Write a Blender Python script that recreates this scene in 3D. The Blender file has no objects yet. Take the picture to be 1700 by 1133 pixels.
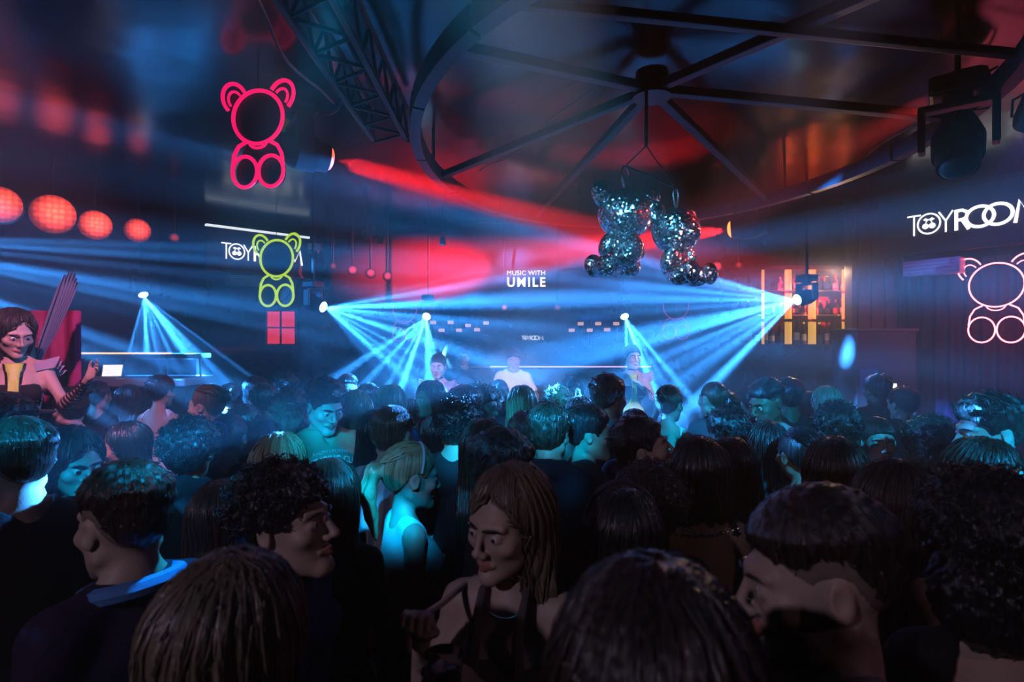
import bpy, bmesh, math, random
import numpy as np
from mathutils import Vector, Matrix
from mathutils.bvhtree import BVHTree
scene = bpy.context.scene
COL = scene.collection
# ------------------------------------------------------------------ camera, world (haze), exposure
F, CX, CY, EYE = 944.0, 850.0, 566.5, 2.0          # focal length in pixels of the 1700 x 1133 frame, eye height
cam = bpy.data.objects.new('camera', bpy.data.cameras.new('camera')); COL.objects.link(cam)
cam.location = (0, 0, EYE); cam.rotation_euler = (math.pi / 2, 0, 0)
cam.data.sensor_width = 36; cam.data.lens = 36 * F / 1700; cam.data.clip_start = .02
cam.data.dof.use_dof = True; cam.data.dof.focus_distance = 3.6; cam.data.dof.aperture_fstop = 4.0
scene.camera = cam
scene.view_settings.view_transform = 'Standard'; scene.view_settings.look = 'None'
scene.view_settings.gamma = 1; scene.view_settings.use_curve_mapping = False
scene.view_settings.exposure = 0.0
world = bpy.data.worlds.new('club_air'); scene.world = world; world.use_nodes = True
wn = world.node_tree; wn.nodes['Background'].inputs[0].default_value = (0, 0, 0, 1); wn.nodes['Background'].inputs[1].default_value = 0
haze = wn.nodes.new('ShaderNodeVolumeScatter'); haze.inputs['Density'].default_value = .05; haze.inputs['Anisotropy'].default_value = .4
wn.links.new(haze.outputs[0], wn.nodes['World Output'].inputs['Volume'])
scene.cycles.use_denoising = True; scene.cycles.use_adaptive_sampling = True; scene.cycles.adaptive_threshold = .08
scene.cycles.max_bounces = 3; scene.cycles.diffuse_bounces = 0; scene.cycles.glossy_bounces = 2; scene.cycles.transmission_bounces = 4
scene.cycles.volume_bounces = 0; scene.cycles.transparent_max_bounces = 6
scene.cycles.sample_clamp_indirect = 4.0; scene.cycles.caustics_reflective = False; scene.cycles.caustics_refractive = False
def at(px, py, d):
    """world point seen at a photo pixel, d metres in front of the camera"""
    return Vector(((px - CX) / F * d, d, EYE - (py - CY) / F * d))
# ------------------------------------------------------------------ implicit-surface toolkit (bodies, hair, clothes)
def smin(a, b, k):
    h = np.clip(0.5 + 0.5 * (b - a) / k, 0, 1)
    return b + (a - b) * h - k * h * (1 - h)
def smax(a, b, k):
    return -smin(-a, -b, k)
def axis(segments):
    """a rectilinear grid axis from (start, stop, step) runs that follow one another"""
    out = []
    for a, b, s in segments:
        n = max(1, int(math.ceil((b - a) / s - 1e-6)))
        out.append(np.linspace(a, b, n + 1)[:-1])
    out.append(np.array([segments[-1][1]]))
    return np.concatenate(out).astype(np.float32)
def d_cap(X, Y, Z, a, b, ra, rb):
    ax, ay, az = a
    dx, dy, dz = b[0] - ax, b[1] - ay, b[2] - az
    L2 = dx * dx + dy * dy + dz * dz + 1e-12
    t = np.clip(((X - ax) * dx + (Y - ay) * dy + (Z - az) * dz) / L2, 0, 1)
    return np.sqrt((X - ax - t * dx) ** 2 + (Y - ay - t * dy) ** 2 + (Z - az - t * dz) ** 2) - (ra + (rb - ra) * t)
def d_ell(X, Y, Z, c, r):
    x, y, z = X - c[0], Y - c[1], Z - c[2]
    k0 = np.sqrt((x / r[0]) ** 2 + (y / r[1]) ** 2 + (z / r[2]) ** 2)
    k1 = np.sqrt((x / r[0] ** 2) ** 2 + (y / r[1] ** 2) ** 2 + (z / r[2] ** 2) ** 2) + 1e-9
    return k0 * (k0 - 1) / k1
class Grid:
    def __init__(s, xs, ys, zs):
        s.x, s.y, s.z = xs, ys, zs
    def blank(s):
        return np.full((len(s.x), len(s.y), len(s.z)), 1.0, np.float32)
    def block(s, lo, hi):
        sl = []
        for ax_, l, h in zip((s.x, s.y, s.z), lo, hi):
            i0 = max(0, int(np.searchsorted(ax_, l)) - 1)
            i1 = min(len(ax_), int(np.searchsorted(ax_, h)) + 1)
            sl.append(slice(i0, max(i0 + 1, i1)))
        return tuple(sl)
    def pts(s, sl):
        return (s.x[sl[0]][:, None, None], s.y[sl[1]][None, :, None], s.z[sl[2]][None, None, :])
    def cap(s, D, a, b, ra, rb, k):
        r = max(ra, rb) + k + 0.06
        sl = s.block([min(p, q) - r for p, q in zip(a, b)], [max(p, q) + r for p, q in zip(a, b)])
        D[sl] = smin(D[sl], d_cap(*s.pts(sl), a, b, ra, rb), k)
    def ell(s, D, c, r, k):
        m = k + 0.06
        sl = s.block([p - q - m for p, q in zip(c, r)], [p + q + m for p, q in zip(c, r)])
        D[sl] = smin(D[sl], d_ell(*s.pts(sl), c, r), k)
def surface_nets(D, xs, ys, zs):
    S = D < 0
    cnt = np.zeros(tuple(n - 1 for n in D.shape), np.int8)
    C8 = [(i, j, k) for i in (0, 1) for j in (0, 1) for k in (0, 1)]
    nx, ny, nz = cnt.shape
    for i, j, k in C8:
        cnt += S[i:i + nx, j:j + ny, k:k + nz]
    I, J, K = np.nonzero((cnt > 0) & (cnt < 8))
    n = len(I)
    if n == 0:
        return np.zeros((0, 3)), np.zeros((0, 4), int)
    V = np.stack([D[I + i, J + j, K + k] for i, j, k in C8], 1)
    PX = [np.stack((xs[I + i], ys[J + j], zs[K + k]), 1) for i, j, k in C8]
    acc = np.zeros((n, 3)); num = np.zeros(n)
    for a in range(8):
        for b in range(a + 1, 8):
            if sum(p != q for p, q in zip(C8[a], C8[b])) != 1:
                continue
            va, vb = V[:, a], V[:, b]
            m = (va < 0) != (vb < 0)
            t = np.where(m, va / np.where(m, va - vb, 1), 0)[:, None]
            acc += np.where(m[:, None], PX[a] + (PX[b] - PX[a]) * t, 0)
            num += m
    verts = acc / num[:, None]
    ix = np.full(cnt.shape, -1, np.int32); ix[I, J, K] = np.arange(n)
    quads = []
    for ax_ in range(3):
        o = [(1, 2), (2, 0), (0, 1)][ax_]
        sh = list(D.shape); sh[ax_] -= 1
        A = S[tuple(slice(0, sh[q]) for q in range(3))]
        B = S[tuple(slice(1, None) if q == ax_ else slice(0, sh[q]) for q in range(3))]
        E = np.array(np.nonzero(A != B)).T
        ok = np.ones(len(E), bool)
        for q in o:
            ok &= (E[:, q] >= 1) & (E[:, q] < cnt.shape[q])
        E = E[ok]
        if not len(E):
            continue
        flip = A[E[:, 0], E[:, 1], E[:, 2]]
        q4 = []
        for du, dv in ((-1, -1), (0, -1), (0, 0), (-1, 0)):
            e = E.copy(); e[:, o[0]] += du; e[:, o[1]] += dv
            q4.append(ix[e[:, 0], e[:, 1], e[:, 2]])
        q4 = np.stack(q4, 1)
        q4[~flip] = q4[~flip][:, ::-1]
        quads.append(q4)
    Q = np.concatenate(quads) if quads else np.zeros((0, 4), int)
    return verts, Q[(Q >= 0).all(1)]
def thin_out(v, q, zmax, cell):
    """merge vertices below zmax that share a cell, so that only the head keeps the fine spacing"""
    low = v[:, 2] < zmax
    key = np.floor(v / cell).astype(np.int64)
    k = key[:, 0] * 4000003 + key[:, 1] * 2003 + key[:, 2] + 10 ** 12
    k[~low] = -1 - np.arange((~low).sum())
    u, inv = np.unique(k, return_inverse=True)
    n = np.bincount(inv); w = np.stack([np.bincount(inv, v[:, i]) / n for i in range(3)], 1)
    q = inv[q]
    return w, q
def np_mesh(name, verts, quads, smooth=True):
    me = bpy.data.meshes.new(name)
    q = np.asarray(quads, np.int32); nv = len(verts)
    same = q == np.roll(q, -1, 1)
    dup = same.sum(1)
    bad = (q[:, 0] == q[:, 2]) | (q[:, 1] == q[:, 3])
    q4 = q[(dup == 0) & ~bad]
    t = (dup == 1) & ~bad
    q3 = q[t][~same[t]].reshape(-1, 3)
    if len(q3) or len(q4) < len(q):
        def uniq(a):
            return a[np.unique(np.sort(a, 1), axis=0, return_index=True)[1]] if len(a) else a
        q3, q4 = uniq(q3), uniq(q4)
    n3, n4 = len(q3), len(q4)
    me.vertices.add(nv); me.vertices.foreach_set('co', np.asarray(verts, np.float32).ravel())
    me.loops.add(n4 * 4 + n3 * 3); me.loops.foreach_set('vertex_index', np.concatenate((q4.ravel(), q3.ravel())).astype(np.int32))
    me.polygons.add(n4 + n3)
    me.polygons.foreach_set('loop_start', np.concatenate((np.arange(n4) * 4, n4 * 4 + np.arange(n3) * 3)).astype(np.int32))
    me.polygons.foreach_set('loop_total', np.concatenate((np.full(n4, 4), np.full(n3, 3))).astype(np.int32))
    if smooth:
        me.polygons.foreach_set('use_smooth', np.ones(n4 + n3, bool))
    me.update(calc_edges=True)
    if n3:
        me.validate()
    return me
# ------------------------------------------------------------------ object helpers
def link(name, data, parent=None, loc=None, rot=None):
    o = bpy.data.objects.new(name, data); COL.objects.link(o)
    if parent is not None:
        o.parent = parent
    if loc is not None:
        o.location = loc
    if rot is not None:
        o.rotation_euler = rot
    return o
def tag(o, label, cat, group=None, kind=None):
    if label: o['label'] = label
    if cat: o['category'] = cat
    if group: o['group'] = group
    if kind: o['kind'] = kind
    return o
def thing(name, label, cat, loc=(0, 0, 0), rot=(0, 0, 0), group=None):
    return tag(link(name, None, None, loc, rot), label, cat, group)
class MB:
    """collects simple shapes into one mesh"""
    def __init__(s):
        s.bm = bmesh.new()
    def _xf(s, vs, M):
        bmesh.ops.transform(s.bm, matrix=M, verts=vs)
    def box(s, c, size, rot=None, bevel=0.0, seg=2):
        r = bmesh.ops.create_cube(s.bm, size=1)
        M = Matrix.Translation(c) @ (rot.to_4x4() if rot is not None else Matrix()) @ Matrix.Diagonal((*size, 1))
        s._xf(r['verts'], M)
        if bevel:
            es = list({e for v in r['verts'] for e in v.link_edges})
            bmesh.ops.bevel(s.bm, geom=es, offset=bevel, segments=seg, profile=.6, affect='EDGES')
        return s
    def cyl(s, a, b, r1, r2=None, n=20, caps=True):
        a, b = Vector(a), Vector(b); r2 = r1 if r2 is None else r2
        r = bmesh.ops.create_cone(s.bm, cap_ends=caps, segments=n, radius1=r1, radius2=r2, depth=(b - a).length)
        q = (b - a).to_track_quat('Z', 'Y')
        s._xf(r['verts'], Matrix.Translation((a + b) / 2) @ q.to_matrix().to_4x4())
        return s
    def ball(s, c, r, n=14):
        q = bmesh.ops.create_uvsphere(s.bm, u_segments=n, v_segments=max(6, n // 2), radius=1)
        r = (r, r, r) if isinstance(r, (int, float)) else r
        s._xf(q['verts'], Matrix.Translation(c) @ Matrix.Diagonal((*r, 1)))
        return s
    def tube(s, pts, r, n=8, closed=False):
        pts = [Vector(p) for p in pts]
        rings = []; m = len(pts); up = None
        for i, p in enumerate(pts):
            if closed:
                t = pts[(i + 1) % m] - pts[i - 1]
            else:
                t = pts[min(i + 1, m - 1)] - pts[max(i - 1, 0)]
            t.normalize()
            if up is None:
                up = Vector((0, 0, 1)) if abs(t.z) < .9 else Vector((0, 1, 0))
            x = up.cross(t)
            if x.length < 1e-5: x = Vector((1, 0, 0)).cross(t)
            x.normalize(); y = t.cross(x); up = y
            rr = r[i] if isinstance(r, (list, tuple)) else r
            rings.append([s.bm.verts.new(p + (x * math.cos(2 * math.pi * k / n) + y * math.sin(2 * math.pi * k / n)) * rr) for k in range(n)])
        for i in range(m if closed else m - 1):
            A, B = rings[i], rings[(i + 1) % m]
            for k in range(n):
                s.bm.faces.new((A[k], A[(k + 1) % n], B[(k + 1) % n], B[k]))
        if not closed:
            s.bm.faces.new(rings[0][::-1]); s.bm.faces.new(rings[-1])
        return s
    def prism(s, pts, y0, y1):
        """outline in x, z extruded along y"""
        a = [s.bm.verts.new((x, y0, z)) for x, z in pts]; b = [s.bm.verts.new((x, y1, z)) for x, z in pts]
        n = len(pts)
        s.bm.faces.new(a); s.bm.faces.new(b[::-1])
        for i in range(n):
            s.bm.faces.new((a[i], b[i], b[(i + 1) % n], a[(i + 1) % n]))
        return s
    def build(s, name, mat, parent=None, loc=None, rot=None, smooth=False):
        bmesh.ops.recalc_face_normals(s.bm, faces=s.bm.faces)
        me = bpy.data.meshes.new(name); s.bm.to_mesh(me); s.bm.free()
        if smooth:
            me.polygons.foreach_set('use_smooth', np.ones(len(me.polygons), bool))
            try:
                me.set_sharp_from_angle(angle=math.radians(40))
            except Exception:
                pass
        me.materials.append(mat)
        return link(name, me, parent, loc, rot)
def struct(o, kind='structure'):
    o['kind'] = kind
    return o
def arc(cx, cz, rx, rz, a0, a1, n=28, tilt=0.0):
    out = []
    for i in range(n + 1):
        a = math.radians(a0 + (a1 - a0) * i / n)
        x, z = rx * math.cos(a), rz * math.sin(a)
        out.append((cx + x * math.cos(tilt) - z * math.sin(tilt), cz + x * math.sin(tilt) + z * math.cos(tilt)))
    return out
def text_mesh(body, size, bold=0.0, depth=.004, xs=1.0, gap=1.06):
    cu = bpy.data.curves.new('text', 'FONT'); cu.body = body; cu.size = size; cu.offset = bold; cu.extrude = depth / 2; cu.space_character = gap
    cu.align_x = 'CENTER'; cu.align_y = 'CENTER'
    o = bpy.data.objects.new('text', cu); COL.objects.link(o)
    dg = bpy.context.evaluated_depsgraph_get()
    me = bpy.data.meshes.new_from_object(o.evaluated_get(dg))
    bpy.data.objects.remove(o); bpy.data.curves.remove(cu)
    me.transform(Matrix.Diagonal((xs, 1, 1, 1)))
    return me
# ------------------------------------------------------------------ materials
def new_mat(name):
    m = bpy.data.materials.new(name); m.use_nodes = True
    return m, m.node_tree, m.node_tree.nodes['Principled BSDF']
MATS = {}
def plain(name, col, rough=.5, metal=0.0, spec=.5, bump=0.0, bscale=60, vary=.0):
    """a simple procedural surface: colour with a little noise variation and fine relief"""
    if name in MATS:
        return MATS[name]
    m, nt, b = new_mat(name)
    b.inputs['Base Color'].default_value = (*col, 1)
    b.inputs['Roughness'].default_value = rough
    b.inputs['Metallic'].default_value = metal
    b.inputs['Specular IOR Level'].default_value = spec
    if bump or vary:
        tc = nt.nodes.new('ShaderNodeTexCoord'); nz = nt.nodes.new('ShaderNodeTexNoise')
        nz.inputs['Scale'].default_value = bscale; nz.inputs['Detail'].default_value = 3
        nt.links.new(tc.outputs['Object'], nz.inputs['Vector'])
        if bump:
            bp = nt.nodes.new('ShaderNodeBump'); bp.inputs['Strength'].default_value = bump; bp.inputs['Distance'].default_value = .01
            nt.links.new(nz.outputs['Fac'], bp.inputs['Height']); nt.links.new(bp.outputs[0], b.inputs['Normal'])
        if vary:
            mx = nt.nodes.new('ShaderNodeMix'); mx.data_type = 'RGBA'
            mx.inputs[6].default_value = (*[c * (1 - vary) for c in col], 1); mx.inputs[7].default_value = (*[min(1, c * (1 + vary)) for c in col], 1)
            nt.links.new(nz.outputs['Fac'], mx.inputs[0]); nt.links.new(mx.outputs[2], b.inputs['Base Color'])
    MATS[name] = m
    return m
def emit(name, col, strength, base=(.02, .02, .02)):
    if name in MATS:
        return MATS[name]
    m, nt, b = new_mat(name)
    b.inputs['Base Color'].default_value = (*base, 1)
    b.inputs['Emission Color'].default_value = (*col, 1); b.inputs['Emission Strength'].default_value = strength
    MATS[name] = m
    return m
def skin_mat(name, col):
    if name in MATS:
        return MATS[name]
    m = plain(name, col, .46, 0, .45, .12, 300, .06)
    return m
def hair_mat(name, col, col2=None, rough=.30, streak=11):
    """strands: streaks that run from the crown down, from the mesh's own strand attribute"""
    if name in MATS:
        return MATS[name]
    m, nt, b = new_mat(name)
    at = nt.nodes.new('ShaderNodeAttribute'); at.attribute_name = 'strand'
    mp = nt.nodes.new('ShaderNodeVectorMath'); mp.operation = 'MULTIPLY'; mp.inputs[1].default_value = (1, 1, .35)
    nt.links.new(at.outputs['Vector'], mp.inputs[0])
    nz = nt.nodes.new('ShaderNodeTexNoise'); nz.inputs['Scale'].default_value = streak; nz.inputs['Detail'].default_value = 4; nz.inputs['Roughness'].default_value = .7
    nt.links.new(mp.outputs[0], nz.inputs['Vector'])
    mx = nt.nodes.new('ShaderNodeMix'); mx.data_type = 'RGBA'
    col2 = col2 or tuple(min(1, c * 2.2) for c in col)
    mx.inputs[6].default_value = (*col, 1); mx.inputs[7].default_value = (*col2, 1)
    rg = nt.nodes.new('ShaderNodeMapRange'); rg.inputs[1].default_value = .40; rg.inputs[2].default_value = .62
    nt.links.new(nz.outputs['Fac'], rg.inputs[0]); nt.links.new(rg.outputs[0], mx.inputs[0]); nt.links.new(mx.outputs[2], b.inputs['Base Color'])
    bp = nt.nodes.new('ShaderNodeBump'); bp.inputs['Strength'].default_value = .9; bp.inputs['Distance'].default_value = .016
    nt.links.new(nz.outputs['Fac'], bp.inputs['Height']); nt.links.new(bp.outputs[0], b.inputs['Normal'])
    b.inputs['Roughness'].default_value = rough; b.inputs['Specular IOR Level'].default_value = .75
    MATS[name] = m
    return m
# ------------------------------------------------------------------ the room
CEIL = 3.6
def ceiling_mat():
    m, nt, b = new_mat('black gloss ceiling')
    tc = nt.nodes.new('ShaderNodeTexCoord'); nz = nt.nodes.new('ShaderNodeTexNoise'); nz.inputs['Scale'].default_value = 1.6; nz.inputs['Detail'].default_value = 2
    nt.links.new(tc.outputs['Object'], nz.inputs['Vector'])
    bp = nt.nodes.new('ShaderNodeBump'); bp.inputs['Strength'].default_value = .25; bp.inputs['Distance'].default_value = .05
    nt.links.new(nz.outputs['Fac'], bp.inputs['Height']); nt.links.new(bp.outputs[0], b.inputs['Normal'])
    b.inputs['Base Color'].default_value = (.004, .004, .006, 1); b.inputs['Roughness'].default_value = .2; b.inputs['Specular IOR Level'].default_value = .4
    return m
M_floor = plain('dark club floor', (.02, .02, .025), .35, 0, .5, .1, 8, .3)
M_wall = plain('dark wall paint', (.022, .022, .032), .6, 0, .4, .15, 14, .25)
M_gloss = plain('dark lacquered panel', (.012, .014, .024), .22, 0, .6, .05, 5, .2)
M_black = plain('black metal', (.012, .012, .014), .42, .3, .5, .05, 80)
M_truss = plain('painted steel', (.022, .028, .05), .5, .1, .5, .06, 60, .15)
M_drape = plain('plum velvet drape', (.055, .012, .045), .85, 0, .2, .2, 60, .2)
M_beige = plain('beige plaster', (.30, .22, .17), .7, 0, .3, .15, 25, .12)
M_white = plain('white lacquer', (.75, .75, .78), .3, 0, .5, .03, 30, .03)
M_steel = plain('bright steel', (.55, .56, .6), .22, 1, .5, .03, 60)
M_grey = plain('light grey plastic', (.42, .45, .52), .5, 0, .5, .05, 60)
struct(MB().box((0, 3.5, -.05), (11.6, 11.6, .1)).build('floor', M_floor))
struct(MB().box((0, 3.5, CEIL + .05), (11.6, 11.6, .1)).build('ceiling', ceiling_mat()))
struct(MB().box((0, 9.25, 1.8), (11.6, .1, 3.6)).build('wall_back', M_gloss))
struct(MB().box((-5.75, 3.5, 1.8), (.1, 11.6, 3.6)).build('wall_left', M_wall))
struct(MB().box((5.75, 3.5, 1.8), (.1, 11.6, 3.6)).build('wall_right', M_wall))
struct(MB().box((0, -2.25, 1.8), (11.6, .1, 3.6)).build('wall_rear', M_wall))
# bulkhead over the stage that carries the centre screen
struct(MB().box((.25, 8.4, 3.05), (5.6, 1.4, 1.08), None, .01).build('trim_1', M_gloss))
# partition between the bar and the draped corner
struct(MB().box((4.42, 6.95, 1.8), (.62, .16, 3.59), None, .006).build('wall_partition', M_beige))
for i in range(4):
    struct(MB().box((4.17 + i * .165, 6.862, 1.8), (.012, .012, 3.55)).build('trim_%d' % (i + 2), M_black))
# plum drape under the right-hand screen, hung in folds along the slanted wall
def drape(name, a, b, z0, z1, waves, amp, mat, label, cat):
    a, b = Vector(a), Vector(b); n = waves * 8; L = (b - a); nrm = Vector((-L.y, L.x, 0)).normalized()
    V, Q = [], []
    zs = [z0, z0 + (z1 - z0) * .5, z1]
    for side in (0, 1):
        for j, z in enumerate(zs):
            for i in range(n + 1):
                t = i / n
                p = a + L * t + nrm * (amp * (1.15 - .25 * j) * math.sin(t * waves * 2 * math.pi + .4 * math.sin(9 * t)) + side * .006)
                V.append((p.x, p.y, z))
    W = n + 1
    for s in (0, 1):
        o = s * 3 * W
        for j in (0, 1):
            for i in range(n):
                q = (o + j * W + i, o + j * W + i + 1, o + (j + 1) * W + i + 1, o + (j + 1) * W + i)
                Q.append(q if s == 0 else q[::-1])
    me = np_mesh(name, V, Q); me.materials.append(mat)
    return tag(link(name, me), label, cat)
drape('velvet_drape', (4.62, 6.75, 0), (5.55, 4.55, 0), .02, 2.88, 16, .035, M_drape, 'plum velvet drape behind the red neon sign at the right', 'drape')
# ------------------------------------------------------------------ signs
M_screen = plain('dark led screen', (.014, .014, .018), .45, 0, .5, .04, 200)
M_let = emit('white led lettering', (1, .98, .97), 1.6)
M_let_s = emit('white led lettering soft', (.85, .9, 1), 1.1)
def stroke(paths, w, name, mat, parent, depth=.012):
    """flat strokes along x, z paths, a rounded bar each, as one letter"""
    mb = MB()
    for p in paths:
        closed = p[0] == 'o'
        pts = [(x, 0, z) for x, z in (p[1:] if closed else p)]
        mb.tube(pts, w / 2, 8, closed)
    bmesh.ops.transform(mb.bm, matrix=Matrix.Diagonal((1, depth / w, 1, 1)), verts=mb.bm.verts)
    return mb.build(name, mat, parent, smooth=True)
def ring_path(cx, cz, rx, rz, n=32):
    return ['o'] + arc(cx, cz, rx, rz, 0, 360 - 360 / n, n - 1)
def logo(parent, h, y, mat, off=(0, 0), upto=99):
    """the club's name in thin and heavy letters with a twin-cherry emblem in the first O; h = letter height, starts at x = 0"""
    t, T = .085 * h, .16 * h
    parts = []
    x0, z0 = off
    def S(paths, w, nm='letter'):
        q = []
        for p in paths:
            c = p[0] == 'o'
            r = [(x0 + x * h, z0 + z * h) for x, z in (p[1:] if c else p)]
            q.append((['o'] + r) if c else r)
        o = stroke(q, w, nm, mat, parent); o.location = (0, y, 0); parts.append(o)
    S([[(.0, .5), (.62, .5)], [(.31, .5), (.31, -.55)]], t)                              # T
    S([ring_path(.98, 0, .50, .52)], t)                                                   # O
    mb = MB()                                                                             # emblem
    for s in (-1, 1):
        cx = x0 + (.98 + s * .15) * h; cz = z0 - .12 * h
        mb.cyl((cx, -.004, cz), (cx, .004, cz), .145 * h, n=20)
        mb.tube([(cx, 0, cz + .1 * h), (cx - s * .03 * h, 0, cz + .22 * h), (x0 + .98 * h, 0, cz + .36 * h)], .022 * h, 6)
        mb.prism([(x0 + .98 * h, cz + .34 * h), (x0 + (.98 + s * .14) * h, cz + .43 * h), (x0 + (.98 + s * .26) * h, cz + .34 * h), (x0 + (.98 + s * .14) * h, cz + .27 * h)], -.004, .004)
    o = mb.build('emblem', mat, parent); o.location = (0, y, 0)
    S([[(1.42, .52), (1.72, .02)], [(2.02, .52), (1.72, .02), (1.72, -.55)]], t)          # Y
    S([[(2.16, -.55), (2.16, .5)], [(2.16, .44), (2.42, .44), (2.58, .34), (2.62, .20), (2.56, .05), (2.40, -.03), (2.20, -.03)], [(2.40, -.03), (2.68, -.55)]], T)
    S([ring_path(3.12, 0, .55, .50)], T)
    S([ring_path(3.82, 0, .55, .50)], T)
    S([[(4.46, -.55), (4.62, .5), (4.98, -.30), (5.34, .5), (5.50, -.55)]], T)
    return 5.5 * h
def sign_frame(name, p, q, label, cat):
    """an Empty at p whose +x runs to q along the wall, so that its lettering faces the room (-y side)"""
    p, q = Vector(p), Vector(q)
    a = math.atan2(q.y - p.y, q.x - p.x)
    return thing(name, label, cat, p, (0, 0, a)), (q - p).length
# right-hand screen
t, L = sign_frame('led_screen', (4.14, 5.96, 3.2), (4.78, 5.06, 3.2), 'long dark screen with glowing white club lettering above the plum drape', 'screen')
MB().box((.72, .06, .03), (2.0, .07, .60), None, .008).build('screen_panel', M_screen, t)
MB().box((.72, .05, -.285), (2.02, .10, .03)).build('frame_rail', M_black, t)
MB().box((.72, .05, .345), (2.02, .10, .03)).build('frame_rail', M_black, t)
logo(t, .195, .010, M_let)
# left-hand screen
t, L = sign_frame('led_screen', (-3.60, 7.05, 3.13), (-2.85, 7.75, 3.13), 'dark screen with glowing white club lettering behind the yellow neon sign', 'screen')
MB().box((.48, .06, .02), (1.30, .07, .52), None, .008).build('screen_panel', M_screen, t)
MB().box((.48, .045, .295), (1.30, .06, .025)).build('light_bar', emit('white led bar', (.85, .93, 1), 1.2), t)
MB().box((.48, .05, -.255), (1.32, .10, .03)).build('frame_rail', M_black, t)
logo(t, .185, .010, M_let)
# centre screen over the stage
t = thing('led_screen', 'centre screen over the stage with a glowing two-line artist title', 'screen', (.19, 7.66, 2.83))
MB().box((.0, .01, .20), (5.2, .06, 1.04), None, .008).build('screen_panel', M_screen, t)
for line, size, bold, z, xs in (('MUSIC WITH', .088, .0, .082, 1.0), ('UMILE', .175, .0045, -.045, .90)):
    base = text_mesh(line, size, bold, .006, xs, 1.03 if bold == 0 else 1.28)
    me = base; me.materials.clear(); me.materials.append(M_let)
    link('lettering', me, t, (0, -.026, z), (math.pi / 2, 0, 0))
for x in (-2.62, 2.62):
    MB().box((x, .0, .2), (.03, .09, 1.06)).build('frame_rail', M_black, t)
# small sign on the back wall
t = thing('wall_sign', 'small white club sign on the dark wall behind the stage', 'sign', (.15, 8.95, 2.05))
MB().box((.17, .05, 0), (.46, .03, .16), None, .006).build('sign_panel', M_gloss, t)
logo(t, .062, .02, M_let_s)
# ------------------------------------------------------------------ neon figures: plain teddy outlines without faces
def neon_teddy(name, label, loc, rz, hgt, mat, tube, cable=None, inner=True, back=True):
    t = thing(name, label, 'neon sign', loc, (0, 0, rz))
    k = hgt / 1.40
    def ln(pts, nm, closed=False, w=1.0):
        MB().tube([(x * k, 0, z * k) for x, z in pts], tube * w, 8, closed).build(nm, mat, t, smooth=True)
    HX, HZ, HR = 0, .28, .37
    if back:
        mb = MB()
        for i, (cx, cz, rx, rz_) in enumerate(((0, HZ, .36, .36), (-.34, .55, .155, .20), (.34, .55, .155, .20), (0, -.30, .29, .30), (-.19, -.47, .185, .21), (.19, -.47, .185, .21))):
            r = bmesh.ops.create_cone(mb.bm, cap_ends=True, segments=28, radius1=1, radius2=1, depth=1)
            mb._xf(r['verts'], Matrix.Translation((cx * k, .018 + .0035 * i, cz * k)) @ Matrix.Rotation(math.pi / 2, 4, 'X') @ Matrix.Diagonal((rx * k, rz_ * k, .003, 1)))
        mb.build('backing', M_black, t)
    ln(arc(0, HZ, HR, HR, 0, 360 - 360 / 40, 39), 'head_tube', True)
    for s in (-1, 1):
        ln(arc(s * .35, .555, .17, .22, (-25 if s > 0 else 5), (175 if s > 0 else 205), 24, -s * .45), 'ear_tube')
        if inner:
            ln(arc(s * .34, .53, .095, .13, (-15 if s > 0 else 15), (165 if s > 0 else 195), 18, -s * .45), 'inner_ear_tube', False, .7)
        ln([(s * .18, -.06), (s * .29, -.12), (s * .355, -.24), (s * .375, -.40)], 'arm_tube')
        ln(arc(s * .195, -.475, .185, .215, 0, 360 - 360 / 32, 31), 'foot_tube', True)
    ln(arc(0, -.06, .13, .09, 190, 350, 12), 'chest_tube', False, .7)
    if cable:
        MB().tube([(0, 0, (HZ + HR) * k), (0, 0, cable)], .004, 6).build('cable', M_black, t)
    return t
M_pink = emit('pink neon', (1, .004, .13), 1.1); M_yel = emit('acid yellow neon', (.55, .85, .02), 1.0)
M_red = emit('red pink neon', (1, .10, .14), 14.0); M_dimp = emit('dim violet neon', (.5, .06, .5), .5)
neon_teddy('neon_teddy', 'pink neon teddy outline hanging beside the purple lit moving head', at(428, 228, 3.3), -.14, .585, M_pink, .0115, CEIL - at(428, 228, 3.3).z)
neon_teddy('neon_teddy', 'yellow green neon teddy outline hanging before the left screen', at(459, 452, 6.6), -.2, .80, M_yel, .014, CEIL - at(459, 452, 6.6).z)
tt = neon_teddy('neon_teddy', 'red neon teddy outline on the plum drape at the right edge', (4.655, 5.47, 2.38), math.atan2(-.9, .62), .80, M_red, .0065, None, True, False)
for o in tt.children:
    pass
neon_teddy('neon_teddy', 'dim violet neon teddy outline left of the stage behind blue beams', at(672, 530, 7.9), 0, .62, M_dimp, .006, None, True, False)
neon_teddy('neon_teddy', 'dim violet neon teddy outline right of the stage behind blue beams', at(1122, 525, 7.9), 0, .66, M_dimp, .006, None, True, False)
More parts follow.
